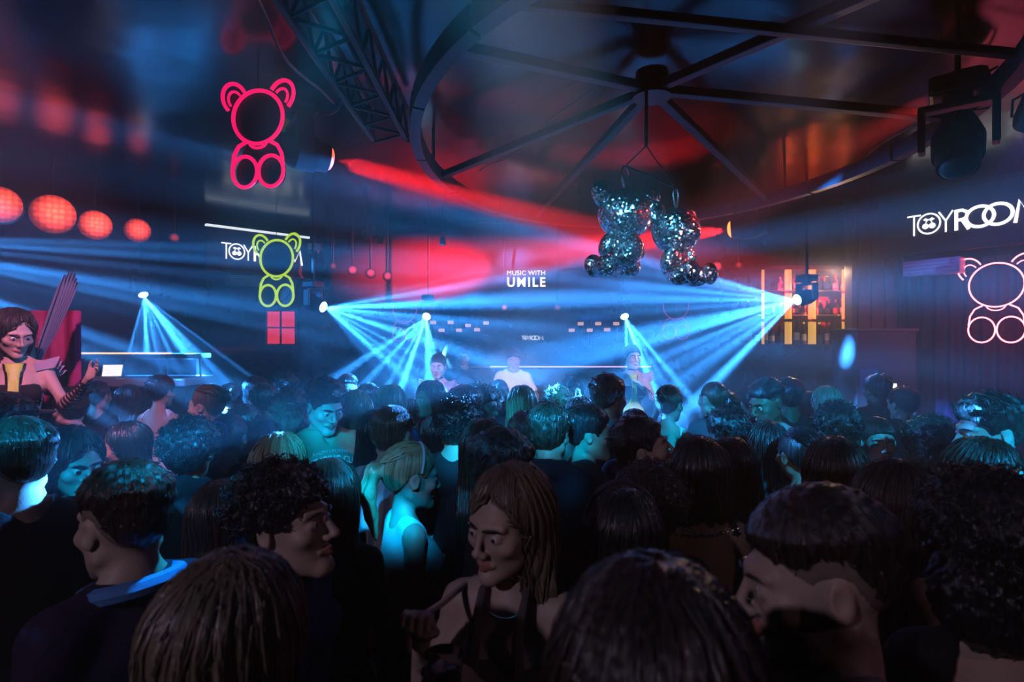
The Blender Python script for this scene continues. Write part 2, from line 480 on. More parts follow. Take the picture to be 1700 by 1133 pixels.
# ------------------------------------------------------------------ moving heads, pars and their light
def gobo(l, scale, lo, hi, seed, floor_=.02, edge=None):
    """break the lamp's cone into separate shafts, as the wheel in the lamp does"""
    l.use_nodes = True; n = l.node_tree; em = n.nodes['Emission']
    tc = n.nodes.new('ShaderNodeTexCoord'); sep = n.nodes.new('ShaderNodeSeparateXYZ'); n.links.new(tc.outputs['Normal'], sep.inputs[0])
    dv = []
    for i in (0, 1):
        m = n.nodes.new('ShaderNodeMath'); m.operation = 'DIVIDE'
        n.links.new(sep.outputs[i], m.inputs[0]); n.links.new(sep.outputs[2], m.inputs[1]); dv.append(m)
    cb = n.nodes.new('ShaderNodeCombineXYZ'); cb.inputs[2].default_value = seed
    n.links.new(dv[0].outputs[0], cb.inputs[0]); n.links.new(dv[1].outputs[0], cb.inputs[1])
    vo = n.nodes.new('ShaderNodeTexVoronoi'); vo.inputs['Scale'].default_value = scale; n.links.new(cb.outputs[0], vo.inputs['Vector'])
    r = n.nodes.new('ShaderNodeMapRange'); r.inputs[1].default_value = lo; r.inputs[2].default_value = hi; r.inputs[3].default_value = 1; r.inputs[4].default_value = floor_
    n.links.new(vo.outputs['Distance'], r.inputs[0]); n.links.new(r.outputs[0], em.inputs['Strength'])
def spot(name, parent, loc, ang, power, col, blend=.15, size=.02, gb=None):
    l = bpy.data.lights.new(name, 'SPOT'); l.energy = power; l.color = col; l.spot_size = ang; l.spot_blend = blend; l.shadow_soft_size = size
    if gb:
        gobo(l, *gb)
    return link(name, l, parent, loc)
def moving_head(label, lens, target, hang, col, power, ang, gb=None, lens_e=40, lens_col=None, size=.02, scale=1.0, lit=True, blend=.12):
    """a moving-head lamp with its lens at the given point; hang = +1 base above, -1 base below"""
    lens, target = Vector(lens), Vector(target)
    dirv = (target - lens).normalized()
    pivot = lens - dirv * .20 * scale
    rz = math.atan2(dirv.x, -dirv.y)
    base = pivot + Vector((0, 0, hang * .30 * scale))
    t = thing('moving_head_light', label, 'stage light', base, (0, 0, rz), 'moving head stage lights')
    h = hang; k = scale
    MB().box((0, 0, 0), (.26 * k, .22 * k, .11 * k), None, .02 * k).build('base', M_black, t)
    MB().cyl((0, 0, -h * .05 * k), (0, 0, -h * .085 * k), .07 * k).build('swivel', M_black, t, smooth=True)
    y = MB()
    y.box((0, 0, -h * .10 * k), (.34 * k, .10 * k, .035 * k), None, .012 * k)
    for s in (-1, 1):
        y.box((s * .165 * k, 0, -h * .215 * k), (.035 * k, .11 * k, .26 * k), None, .012 * k)
    y.build('yoke', M_black, t)
    el = math.asin(max(-1, min(1, dirv.z)))
    hd = link('lamp_head', None, t, (0, 0, -h * .30 * k), (-el, 0, 0))
    mb = MB()
    mb.cyl((0, .15 * k, 0), (0, .02 * k, 0), .085 * k, .125 * k, 24); mb.cyl((0, .02 * k, 0), (0, -.11 * k, 0), .125 * k, .12 * k, 24)
    mb.cyl((0, -.11 * k, 0), (0, -.195 * k, 0), .105 * k, .098 * k, 24)
    bd = mb.build('housing', M_black, hd, smooth=True)
    lm = emit('lens %s' % label[:40], lens_col or col, lens_e if lit else 0, (.05, .05, .06))
    MB().ball((0, -.192 * k, 0), (.085 * k, .042 * k, .085 * k), 24).build('lens', lm, hd, smooth=True)
    if lit:
        sp = spot('lamp_beam', hd, (0, -.245 * k, 0), ang, power, col, blend, size, gb)
        sp.rotation_euler = (math.radians(90), 0, math.pi)
    if hang > 0 and base.z < CEIL - .06:
        MB().tube([(0, 0, .05 * k), (0, 0, CEIL - base.z)], .014, 8).build('drop_pole', M_black, t)
    elif hang < 0:
        MB().tube([(0, 0, -.05 * k), (0, 0, -base.z)], .02, 8).build('stand_pole', M_black, t)
    return t
BLUE = (.03, .29, 1.0); CYAN = (.0, .50, .85); RED = (1.0, .012, .02)
LB = (.45, .8, 1.0)
HS = .62
moving_head('moving head left of the stage throwing wide blue beams to the right', at(537, 510, 5.6), at(800, 600, 5.12), 1, BLUE, 97977, math.radians(60), (6.0, .04, .27, 0.3, .008), 9, LB, .012, HS)
moving_head('moving head before the bar shelves throwing blue beams to the left', at(1323, 498, 5.6), at(1060, 572, 5.12), 1, BLUE, 97977, math.radians(55), (6.0, .04, .27, 1.7, .008), 9, LB, .012, HS)
moving_head('moving head over the left podium dancer throwing blue beams down', at(708, 526, 7.3), at(655, 650, 6.0), 1, BLUE, 123120, math.radians(42), (6.4, .05, .28, 2.1, .006), 9, LB, .012, HS)
moving_head('moving head over the right podium dancer throwing blue beams down', at(1037, 526, 7.3), at(1085, 650, 6.5), 1, BLUE, 123120, math.radians(42), (6.4, .05, .28, 3.4, .006), 9, LB, .012, HS)
moving_head('moving head above the white bar counter throwing blue beams down', at(238, 490, 6.95), at(300, 650, 6.5), 1, BLUE, 129600, math.radians(52), (5.6, .05, .28, 4.2, .006), 9, LB, .012, HS)
moving_head('moving head at the left wall sweeping thin blue beams across the room', (-4.9, 3.9, 2.75), at(330, 570, 5.2), 1, BLUE, 90720, math.radians(48), (8, .05, .27, 5.6, .006), 6, LB, .012, HS)
moving_head('moving head with a red lens beside the pink neon teddy', at(546, 264, 4.0), at(1000, 386, 5.4), 1, RED, 67392, math.radians(8), None, 3, (1, .10, .03), .06, 1.0, True, .6)
moving_head('moving head with an orange glowing lens behind the mirrored teddies', at(1213, 381, 6.0), (-1.0, 7.6, 2.96), 1, RED, 90720, math.radians(15), None, 4, (1, .20, .04), .05, 1.0, True, 1.0)
moving_head('big dark unlit moving head hanging at the upper right', at(1590, 280, 2.95), at(1590, 330, 2.6) + Vector((0, 0, -.6)), 1, BLUE, 0, .5, None, 0, None, .02, .95, False)
# wash and stage lamps, plus fill lamps and pin spots added for brightness
def par_can(label, loc, target, col, power, ang, gb=None, face=.25, group='par cans', r=.09):
    loc, target = Vector(loc), Vector(target); dv = (target - loc).normalized()
    t = thing('par_can', label, 'stage light', loc, (0, 0, 0), group)
    q = dv.to_track_quat('-Z', 'Y'); t.rotation_mode = 'QUATERNION'; t.rotation_quaternion = q
    mb = MB(); mb.cyl((0, 0, .16), (0, 0, .02), r * .7, r * 1.08, 22); mb.cyl((0, 0, .02), (0, 0, -.04), r * 1.08, r * 1.1, 22, False)
    mb.build('housing', M_black, t, smooth=True)
    MB().cyl((0, 0, .002), (0, 0, -.006), r, n=24).build('lens', emit('par lens %s' % label[:36], col, face), t)
    MB().tube([(r * 1.15, 0, .03), (r * 1.15, 0, .16), (0, 0, .22), (-r * 1.15, 0, .16), (-r * 1.15, 0, .03)], .008, 6).build('bracket', M_black, t)
    if power:
        spot('lamp_beam', t, (0, 0, -.03), ang, power, col, .5, .05, gb)
    return t
WASH = (.0, .43, 1.0)
par_can('cyan wash lamp behind the photographer aimed at the left half of the crowd', (-1.5, -.7, 3.45), (-1.55, 3.1, 1.55), WASH, 3800, math.radians(25), (13, .05, .5, 7.7, .03))
par_can('cyan wash lamp behind the photographer aimed at the middle of the crowd', (-.3, -.7, 3.45), (-.30, 3.0, 1.55), WASH, 7000, math.radians(24), (13, .05, .5, 2.7, .03))
par_can('cyan wash lamp behind the photographer aimed at the right half of the crowd', (1.4, -.7, 3.45), (1.75, 3.0, 1.55), WASH, 4200, math.radians(27), (11, .1, .6, 4.4, .22))
par_can('violet par lamp high on the wall behind the photographer', (-2.2, -1.6, 3.3), (-.15, 1.2, 1.0), (.80, .68, 1.0), 72, math.radians(48))  # unseen fill lamp, added to lift the dark foreground
par_can('magenta par lamp high on the right wall behind the photographer', (2.8, -1.2, 3.3), (.9, 1.2, 1.0), (1.0, .55, .80), 13, math.radians(48))  # second foreground fill, an unseen lamp added on the right
par_can('pale pink stage lamp aimed at the performer behind the desk', (.1, -.5, 3.45), (.05, 6.7, 1.6), (1.0, .72, .85), 3200, math.radians(11))
par_can('pink lamp aimed at the podium dancer at the left edge', (-1.6, 1.5, 3.42), (-2.75, 3.2, 1.8), (1.0, .35, .7), 330, math.radians(44))
par_can('lilac lamp aimed at the dancer right of the desk', (.7, -.5, 3.45), (1.27, 5.95, 1.55), (.85, .65, 1.0), 2400, math.radians(6.5))
par_can('lilac lamp aimed at the dancer left of the desk', (-.7, -.5, 3.45), (-.78, 5.95, 1.5), (.85, .5, .95), 2200, math.radians(6.5))
par_can('cyan pin spot behind the photographer aimed at the mirrored teddies', (-1.0, -.5, 3.45), (.74, 3.12, 2.5), (.1, .55, 1.0), 7000, math.radians(9.5))  # unseen spot added so the mirror tiles sparkle
par_can('red pin spot on the ring aimed at the mirrored teddies', (2.5, 3.2, 3.42), (.80, 3.12, 2.50), (1.0, .05, .06), 900, math.radians(14))  # lamp added here to put red light on the mirror figures
par_can('violet par lamp washing the plum drape at the right', (3.3, 3.6, 3.42), (4.9, 5.6, 1.7), (.42, .10, 1.0), 90, math.radians(70))  # unseen lamp added to brighten the drape corner in purple
par_can('cyan pin spot on the truss aimed straight down at the left foreground', (-.52, 1.95, 3.42), (-.86, 1.36, 1.5), (.0, .45, 1.0), 420, math.radians(11))
# round red blinders
def blinder(label, loc, r, col, strength, aim=(0, .5, 2.2), group='round red led lamps'):
    loc = Vector(loc); dv = (Vector(aim) - loc).normalized()
    t = thing('led_blinder', label, 'stage light', loc, (0, 0, 0), group)
    t.rotation_mode = 'QUATERNION'; t.rotation_quaternion = dv.to_track_quat('-Z', 'Y')
    MB().cyl((0, 0, .10), (0, 0, .0), r * .8, r * 1.1, 26).build('housing', M_black, t, smooth=True)
    key = 'led face %.2f' % strength
    if key not in MATS:
        m, nt, b = new_mat(key)
        tc = nt.nodes.new('ShaderNodeTexCoord'); vo = nt.nodes.new('ShaderNodeTexVoronoi'); vo.inputs['Scale'].default_value = 7; vo.inputs['Randomness'].default_value = .25
        nt.links.new(tc.outputs['Generated'], vo.inputs['Vector'])
        mr = nt.nodes.new('ShaderNodeMapRange'); mr.inputs[1].default_value = .12; mr.inputs[2].default_value = .6; mr.inputs[3].default_value = 1; mr.inputs[4].default_value = .45
        nt.links.new(vo.outputs['Distance'], mr.inputs[0])
        ds = nt.nodes.new('ShaderNodeVectorMath'); ds.operation = 'DISTANCE'; ds.inputs[1].default_value = (.45, .55, .0); nt.links.new(tc.outputs['Generated'], ds.inputs[0])
        m2 = nt.nodes.new('ShaderNodeMapRange'); m2.interpolation_type = 'SMOOTHSTEP'; m2.inputs[1].default_value = .05; m2.inputs[2].default_value = .55; m2.inputs[3].default_value = strength; m2.inputs[4].default_value = strength * .05
        nt.links.new(ds.outputs['Value'], m2.inputs[0])
        mm = nt.nodes.new('ShaderNodeMath'); mm.operation = 'MULTIPLY'; nt.links.new(mr.outputs[0], mm.inputs[0]); nt.links.new(m2.outputs[0], mm.inputs[1])
        b.inputs['Base Color'].default_value = (.05, .0, .0, 1); b.inputs['Emission Color'].default_value = (*col, 1)
        nt.links.new(mm.outputs[0], b.inputs['Emission Strength']); MATS[key] = m
    MB().cyl((0, 0, -.001), (0, 0, -.008), r, n=28).build('led_face', MATS[key], t)
    MB().tube([(0, 0, .08), (0, 0, .10), dv.to_track_quat('-Z', 'Y').inverted() @ Vector((0, 0, CEIL - loc.z))], .012, 6).build('drop_pole', M_black, t)
    return t
RW = [('leftmost', (0, 340, 4.79), .15, 5), ('second', (88, 356, 5.1), .17, 6), ('third', (158, 374, 5.55), .14, 6), ('fourth', (228, 383, 5.83), .12, 4), ('fifth and faintest', (289, 395, 6.5), .05, .8)]
for nm, (px, py, d), r, e in RW:
    blinder('%s round red led lamp in the row along the left wall' % nm, at(px, py, d), r, (1, .07, .04), e)
for nm, (px, py, d), r, e in (('left', (585, 449, 7.2), .06, 2.4), ('middle', (615, 454, 7.2), .06, 2.4), ('right', (643, 459, 7.2), .055, 2.4)):
    blinder('%s of three small red lamps over the left of the stage' % nm, at(px, py, d), r, (1, .05, .1), e)
blinder('tiny dim red lamp left of the three small stage lamps', at(553, 442, 7.2), .04, (1, .05, .1), .8)
blinder('small red lamp right of the mirrored teddies', at(1190, 443, 7.1), .06, (1, .05, .1), 2.4)
blinder('tiny dim red lamp beside the small red lamp right of the teddies', at(1226, 440, 7.1), .035, (1, .05, .1), .8)
blinder('small lamp with a pink led rosette under the centre screen title', at(837, 511, 7.5), .04, (1, .3, .5), 1.6)
blinder('dim small lamp with an led rosette right under the centre screen', at(925, 511, 7.5), .04, (1, .3, .5), .5)
# ------------------------------------------------------------------ ceiling ring, truss and cables
RC, RA, RB, RZ = Vector((1.02, 3.95, 0)), 1.68, 2.35, 3.31
def ring_pt(a, z=RZ, k=1.0):
    return Vector((RC.x + RA * k * math.cos(a), RC.y + RB * k * math.sin(a), z))
t = thing('ceiling_ring', 'large dark oval steel ring hung under the ceiling over the dance floor', 'ceiling ring', (RC.x, RC.y, RZ))
n = 16
for s in range(n):                       # curved segments with joints between them
    mb = MB(); a0, a1 = 2 * math.pi * s / n + .006, 2 * math.pi * (s + 1) / n - .006; m = 7; V = []
    for i in range(m + 1):
        a = a0 + (a1 - a0) * i / m
        for kk, dz in ((1.0, -.055), (.962, -.055), (.962, .055), (1.0, .055)):
            p = ring_pt(a, dz, kk) - Vector((RC.x, RC.y, 0)); V.append(mb.bm.verts.new(p))
    for i in range(m):
        for j in range(4):
            mb.bm.faces.new((V[i * 4 + j], V[i * 4 + (j + 1) % 4], V[i * 4 + 4 + (j + 1) % 4], V[i * 4 + 4 + j]))
    mb.bm.faces.new(V[:4][::-1]); mb.bm.faces.new(V[-4:])
    mb.build('ring_segment', M_truss, t)
HUB = Vector((.80, 3.25, 3.44))
hub_l = HUB - Vector((RC.x, RC.y, RZ))
mb = MB(); mb.cyl(hub_l + Vector((0, 0, -.05)), hub_l + Vector((0, 0, .10)), .11, .09, 24); mb.build('hub', M_black, t, smooth=True)
for a in (218, 292, 345, 35, 118, 165):
    e = ring_pt(math.radians(a)) - Vector((RC.x, RC.y, RZ)); d_ = (e - hub_l)
    r_ = d_.to_track_quat('X', 'Z').to_matrix()
    MB().box((hub_l + e) / 2, (d_.length, .055, .05), r_, .006).build('spoke', M_truss, t)
e0, e1 = ring_pt(math.radians(232)) - Vector((RC.x, RC.y, RZ)), ring_pt(math.radians(322)) - Vector((RC.x, RC.y, RZ))
MB().box((e0 + e1) / 2 + Vector((0, .15, .03)), ((e1 - e0).length, .04, .04), (e1 - e0).to_track_quat('X', 'Z').to_matrix(), .006).build('cross_bar', M_truss, t)
for a in (30, 100, 170, 250, 320):
    p = ring_pt(math.radians(a), 0, .98) - Vector((RC.x, RC.y, 0))
    MB().tube([p + Vector((0, 0, .05)), p + Vector((0, 0, CEIL - RZ))], .012, 8).build('drop_rod', M_truss, t)
t = thing('lighting_truss', 'dark box truss running under the ceiling above the pink neon teddy', 'truss', (-.80, 3.0, 3.42))
for dx in (-.11, .11):
    for dz in (-.10, .10):
        MB().tube([(dx, -1.6, dz), (dx, .70, dz)], .02, 8).build('chord', M_black, t, smooth=True)
for i in range(8):
    y0 = -1.55 + i * .29
    MB().tube([(-.11, y0, -.10), (.11, y0 + .145, -.10), (-.11, y0 + .29, -.10)], .010, 6).build('brace', M_black, t)
    MB().tube([(-.11, y0, -.10), (-.11, y0 + .145, .10), (-.11, y0 + .29, -.10)], .010, 6).build('brace', M_black, t)
    MB().tube([(.11, y0, -.10), (.11, y0 + .145, .10), (.11, y0 + .29, -.10)], .010, 6).build('brace', M_black, t)
rng = random.Random(4)
M_cable = plain('black rubber cable', (.02, .02, .024), .35, 0, .5)
def cable(label, a, b, sag, r=.008, wig=.04):
    a, b = Vector(a), Vector(b); pts = []
    for i in range(19):
        t_ = i / 18
        w = wig * math.sin(t_ * math.pi)
        pts.append(a + (b - a) * t_ + Vector((w * math.sin(9 * t_ + a.x * 7), w * math.cos(7 * t_ + b.y), -sag * 4 * t_ * (1 - t_))))
    tag(MB().tube(pts, r, 6).build('power_cable', M_cable, smooth=True), label, 'cable', 'cables under the ceiling')
cable('slack cable from the truss to the left side of the oval ring', (-.66, 3.66, 3.36), ring_pt(math.radians(172), 3.31, 1.02), .03, .008, .01)
cable('second slack cable between the truss and the oval ring', (-.66, 3.3, 3.36), ring_pt(math.radians(194), 3.31, 1.03), .04, .008, .01)
cable('long cable swagged from the truss end down to the red lens lamp', (-.97, 3.35, 3.50), (-1.28, 3.74, 3.54), .10, .009, .01)
cable('cable looped along the truss above the pink neon teddy', (-.99, 1.7, 3.42), (-.97, 3.1, 3.30), .10, .008, .03)
cable('thin cable sagging inside the oval ring towards its hub', ring_pt(math.radians(150), 3.50, .90), HUB + Vector((-.30, .25, .12)), .04, .006)
cable('cable swagged along the right of the oval ring to the big dark lamp', ring_pt(math.radians(20), 3.42, 1.06), (2.70, 3.35, 3.52), .05, .008)
cable('thin cable along the ceiling at the upper right corner', (2.4, 2.9, 3.5), (3.6, 3.3, 3.5), .03, .005)
# ------------------------------------------------------------------ mirrored teddies
def mirror_mat():
    m, nt, b = new_mat('mirror mosaic')
    tc = nt.nodes.new('ShaderNodeTexCoord'); vo = nt.nodes.new('ShaderNodeTexVoronoi'); vo.inputs['Scale'].default_value = 95; vo.inputs['Randomness'].default_value = .35
    nt.links.new(tc.outputs['Object'], vo.inputs['Vector'])
    ge = nt.nodes.new('ShaderNodeNewGeometry')
    a = nt.nodes.new('ShaderNodeVectorMath'); a.operation = 'MULTIPLY_ADD'; a.inputs[1].default_value = (.9, .9, .9)
    b_ = nt.nodes.new('ShaderNodeVectorMath'); b_.operation = 'SUBTRACT'; b_.inputs[1].default_value = (.5, .5, .5)
    nt.links.new(vo.outputs['Color'], b_.inputs[0]); nt.links.new(b_.outputs[0], a.inputs[0]); nt.links.new(ge.outputs['Normal'], a.inputs[2])
    nn = nt.nodes.new('ShaderNodeVectorMath'); nn.operation = 'NORMALIZE'; nt.links.new(a.outputs[0], nn.inputs[0]); nt.links.new(nn.outputs[0], b.inputs['Normal'])
    b.inputs['Base Color'].default_value = (.85, .88, .92, 1); b.inputs['Metallic'].default_value = 1; b.inputs['Roughness'].default_value = .16
    return m
M_mir = mirror_mat()
def ell_part(nm, c, r, parent, k, tilt=None):
    mb = MB(); q = bmesh.ops.create_uvsphere(mb.bm, u_segments=28, v_segments=18, radius=1)
    M = Matrix.Translation(Vector(c) * k) @ (tilt.to_4x4() if tilt is not None else Matrix()) @ Matrix.Diagonal((r[0] * k, r[1] * k, r[2] * k, 1))
    mb._xf(q['verts'], M)
    return mb.build(nm, M_mir, parent, smooth=True)
def mirror_teddy(label, top, hgt, yaw):
    k = hgt / 1.30
    t = thing('mirrored_teddy', label, 'mirror figure', Vector(top) - Vector((0, 0, hgt)), (0, 0, yaw), 'mirrored teddies')
    ell_part('head', (0, 0, .93), (.40, .37, .365), t, k)
    ell_part('muzzle', (0, -.30, .84), (.15, .12, .11), t, k)
    ell_part('torso', (0, .02, .42), (.25, .22, .27), t, k)
    for s in (-1, 1):
        ell_part('ear', (s * .40, .04, 1.15), (.17, .09, .21), t, k, Matrix.Rotation(s * .6, 3, 'Y'))
        ell_part('arm', (s * .25, -.08, .50), (.105, .12, .20), t, k, Matrix.Rotation(s * -.5, 3, 'Y'))
        ell_part('leg', (s * .20, -.22, .20), (.16, .24, .16), t, k)
        ell_part('foot', (s * .24, -.45, .23), (.15, .11, .17), t, k)
    # carabiner
    MB().tube([(0, 0, 1.29 * k), (.035 * k, 0, 1.36 * k), (.07 * k, 0, 1.50 * k), (.03 * k, 0, 1.60 * k), (-.03 * k, 0, 1.60 * k), (-.07 * k, 0, 1.50 * k), (-.035 * k, 0, 1.36 * k)], .012 * k + .003, 8, True).build('carabiner', M_steel, t, smooth=True)
    return t
A = at(1038, 312, 3.20); B = at(1122, 345, 3.05)
kA, kB = .515 / 1.30, .44 / 1.30
mirror_teddy('larger mirrored teddy seen from behind, hanging at the left of the pair', A, .515, math.radians(205))
mirror_teddy('smaller mirrored teddy turned to the right, hanging in the red beam', B, .44, math.radians(38))
PA, PB = A + Vector((0, 0, .31 * kA)), B + Vector((0, 0, .31 * kB))
MID = (PA + PB) / 2 + Vector((-.02, 0, .17))
t = thing('hanging_bar', 'thin steel triangle bar from which both mirrored teddies hang', 'hanger', MID)
MB().tube([PA - MID, PB - MID], .0065, 8).build('bar', M_truss, t, smooth=True)
for p in (PA, PB):
    MB().tube([p - MID, (0, 0, 0)], .004, 6).build('sling', M_truss, t)
MB().tube([(0, 0, 0), (0, 0, HUB.z - MID.z - .03)], .010, 8).build('drop_rod', M_black, t)
# ------------------------------------------------------------------ stage, desk, back ledge, tube lamps
t = thing('stage', 'low dark stage across the back of the room', 'stage', (.2, 7.2, 0))
MB().box((0, 0, .09), (5.0, 2.7, .18), None, .01).build('deck', M_black, t)
MB().box((0, -1.36, .09), (5.0, .02, .12)).build('fascia', M_gloss, t)
t = thing('dj_desk', 'dark performer desk with mixer and decks in front of the stage', 'desk', (.30, 5.98, .18))
MB().box((0, 0, .52), (1.32, .62, 1.0), None, .015).build('cabinet', M_gloss, t)
MB().box((0, 0, 1.04), (1.38, .66, .05), None, .01).build('desk_top', M_black, t)
M_knob = emit('small panel light', (.6, .8, 1), 1.6)
for i, (x, nm, lb) in enumerate(((-.42, 'player_deck', 'left player deck with a round platter on the desk'), (0, 'mixer', 'mixer with rows of knobs in the middle of the desk'), (.42, 'player_deck', 'right player deck with a round platter on the desk'))):
    e = thing(nm, lb, 'audio deck', (.30 + x, 5.98, .18 + 1.0655), (0, 0, 0), 'decks on the performer desk')
    MB().box((0, 0, .045), (.38, .42, .09), None, .008).build('casing', M_black, e)
    if nm == 'player_deck':
        MB().cyl((0, 0, .09), (0, 0, .105), .125, n=32).build('platter', M_steel, e, smooth=True)
        MB().box((0, .16, .11), (.2, .02, .06), Matrix.Rotation(-.5, 3, 'X')).build('display', emit('deck display', (.3, .6, 1), 1.5), e)
    else:
        for r in range(4):
            for c in range(4):
                MB().cyl((-.12 + c * .08, -.12 + r * .08, .09), (-.12 + c * .08, -.12 + r * .08, .108), .012, n=10).build('knob', M_knob if (r + c) % 3 == 0 else M_grey, e)
t = thing('back_ledge', 'dark back ledge with a thin lilac light line behind the performer', 'ledge', (.45, 8.0, .18))
MB().box((0, 0, .72), (3.0, .34, 1.44), None, .01).build('cabinet', M_gloss, t)
MB().box((0, -.02, 1.465), (3.1, .42, .04), None, .006).build('ledge_top', M_black, t)
MB().box((.35, -.235, 1.468), (2.2, .012, .016)).build('light_line', emit('lilac light line', (.8, .5, 1), 1.3), t)
M_cap = emit('peach lamp cap', (1, .55, .42), .75, (.5, .4, .35))
def glass(name='clear glass', col=(.85, .92, 1), rough=.03):
    if name in MATS: return MATS[name]
    m, nt, b = new_mat(name); b.inputs['Base Color'].default_value = (*col, 1); b.inputs['Roughness'].default_value = rough
    b.inputs['Transmission Weight'].default_value = 1; b.inputs['IOR'].default_value = 1.2
    MATS[name] = m; return m
M_glass = glass()
TL = [(719, 533, 562), (733, 546, 566), (748, 533, 563), (762, 546, 568), (777, 538, 564), (792, 545, 574), (807, 534, 556),
      (949, 546, 576), (964, 535, 564), (979, 546, 575), (993, 535, 560), (1008, 545, 575), (1023, 535, 565)]
ORD = ['first', 'second', 'third', 'fourth', 'fifth', 'sixth', 'seventh']
for i, (px, y0, y1) in enumerate(TL):
    a, b = at(px, y0, 8.75), at(px, y1, 8.75); L = a.z - b.z
    side = 'left' if i < 7 else 'right'; k_ = i if i < 7 else i - 7
    e = thing('tube_lamp', '%s glass tube lamp from the left in the %s-hand row behind the desk' % (ORD[k_], side), 'lamp', a, (0, 0, 0), 'glass tube lamps behind the desk')
    MB().box((0, 0, -.025), (.085, .07, .05), None, .006).build('lamp_cap', M_cap, e)
    MB().cyl((0, 0, -.05), (0, 0, -L), .028, n=16, caps=False).build('glass_tube', M_glass, e, smooth=True)
    MB().cyl((0, 0, -L), (0, 0, -L - .012), .032, n=16).build('end_ring', M_grey, e)
    MB().tube([(0, 0, 0), (0, 0, .30), (0, .42, .30)], .006, 6).build('rod', M_black, e)
# tall pale blue panel on the back wall and pink ribbon stand by the performer
tag(MB().box(at(1003, 575, 9.1), (.30, .05, .60), None, .006).build('wall_panel', plain('teal panel', (.05, .22, .35), .4)), 'tall teal panel on the back wall right of the small sign', 'panel')
t = thing('ribbon_ornament', 'pink looped ribbon ornament standing on the desk beside the performer', 'ornament', (.52, 6.255, 1.2455))
MB().tube([(0, 0, 0), (.03, 0, .12), (.10, 0, .24), (.12, 0, .15), (.05, 0, .05), (-.06, 0, .02)], [.006, .014, .016, .015, .012, .006], 8).build('ribbon_loop', plain('pink ribbon', (.8, .05, .35), .5), t, smooth=True)
MB().cyl((0, 0, 0), (0, 0, .012), .05).build('base', M_black, t)
# ------------------------------------------------------------------ left: white bar counter with laptop, red window, wall units
bx0, bx1, by = -4.80, -3.45, 6.25
t = thing('bar_counter', 'white two-tier bar counter under the blue beams at the left', 'bar counter', ((bx0 + bx1) / 2, by, 0)); w = bx1 - bx0
MB().box((0, .05, .76), (w * .96, .5, 1.5), None, .01).build('cabinet', M_gloss, t)
MB().box((0, 0, 1.565), (w + .06, .62, .085), None, .02).build('worktop', M_white, t)
MB().box((0, .12, 1.835), (w * .99, .34, .055), None, .015).build('upper_shelf', M_white, t)
MB().box((0, .02, 1.70), (w * .95, .012, .20)).build('glass_screen', glass('smoked glass', (.35, .4, .5), .05), t)
for x in (-.48, -.16, .2, .48):
    MB().cyl((x * w, .1, 1.60), (x * w, .1, 1.81), .014, n=12).build('post', M_steel, t, smooth=True)
MB().box((-.1, -.045, 1.868), (w * .75, .012, .012)).build('light_line', emit('amber light line', (1, .55, .2), 2.2), t)
t = thing('laptop', 'open laptop with a bright screen standing on the white bar counter', 'laptop', (-4.27, 6.02, 1.610), (0, 0, .12)); t.scale = (.62, .62, .62)
MB().box((0, 0, .009), (.34, .22, .018), None, .004).build('keyboard_base', M_grey, t)
MB().box((0, .115, .12), (.34, .012, .225), Matrix.Rotation(-.25, 3, 'X'), .003).build('lid', M_grey, t)
sm, nt, b = new_mat('laptop picture'); tc = nt.nodes.new('ShaderNodeTexCoord'); ck = nt.nodes.new('ShaderNodeTexBrick')
ck.inputs['Color1'].default_value = (1, 1, 1, 1); ck.inputs['Color2'].default_value = (.95, .55, .45, 1); ck.inputs['Mortar'].default_value = (.6, .75, 1, 1); ck.inputs['Scale'].default_value = 3
nt.links.new(tc.outputs['Generated'], ck.inputs['Vector']); nt.links.new(ck.outputs['Color'], b.inputs['Emission Color']); b.inputs['Emission Strength'].default_value = 1.5
MB().box((0, .1075, .121), (.31, .003, .195), Matrix.Rotation(-.25, 3, 'X')).build('display', sm, t)
t = thing('red_window', 'red glowing window with dark bars on the left back wall', 'window', (-3.72, 9.17, 1.95))
RWm = emit('red lit pane', (1, .03, .06), .9)
for x in (-.115, .115):
    for z in (0.0, .27):
        MB().box((x, 0, z + .13), (.21, .02, .25)).build('pane', RWm, t)
for x in (-.24, 0, .24):
    MB().box((x, -.01, .26), (.025, .05, .58)).build('bar', M_black, t)
for z in (-.01, .265, .545):
    MB().box((0, -.01, z), (.5, .045, .022)).build('bar', M_black, t)
for lb, p, rz, sz in (('pale blue wall unit below the right-hand screen', at(1549, 444, 5.85), math.atan2(-.9, .62), (.50, .16, .16)), ('pale blue wall unit below the left-hand screen', at(405, 467, 7.2), math.atan2(.7, .75), (.42, .14, .13))):
    t = thing('wall_unit', lb, 'wall unit', p, (0, 0, rz))
    MB().box((0, 0, 0), sz, None, .012).build('casing', M_grey, t)
    for i in range(3):
        MB().box((0, -sz[1] / 2 - .004, -.04 + i * .035), (sz[0] * .9, .01, .012)).build('louvre', M_white, t)
    MB().box((0, sz[1] / 2 + .10, 0), (.06, .20, .06)).build('wall_bracket', M_black, t)
t = thing('dome_camera', 'white dome camera hanging left of the stage', 'camera', at(522, 412, 6.9))
MB().cyl((0, 0, .05), (0, 0, -.03), .075, .075, 24).build('casing', M_white, t, smooth=True)
MB().ball((0, 0, -.03), (.062, .062, .06)).build('dome', plain('smoked dome', (.02, .02, .03), .1), t, smooth=True)
MB().tube([(0, 0, .05), (0, 0, CEIL - at(522, 412, 6.9).z)], .012, 8).build('drop_pole', M_black, t)
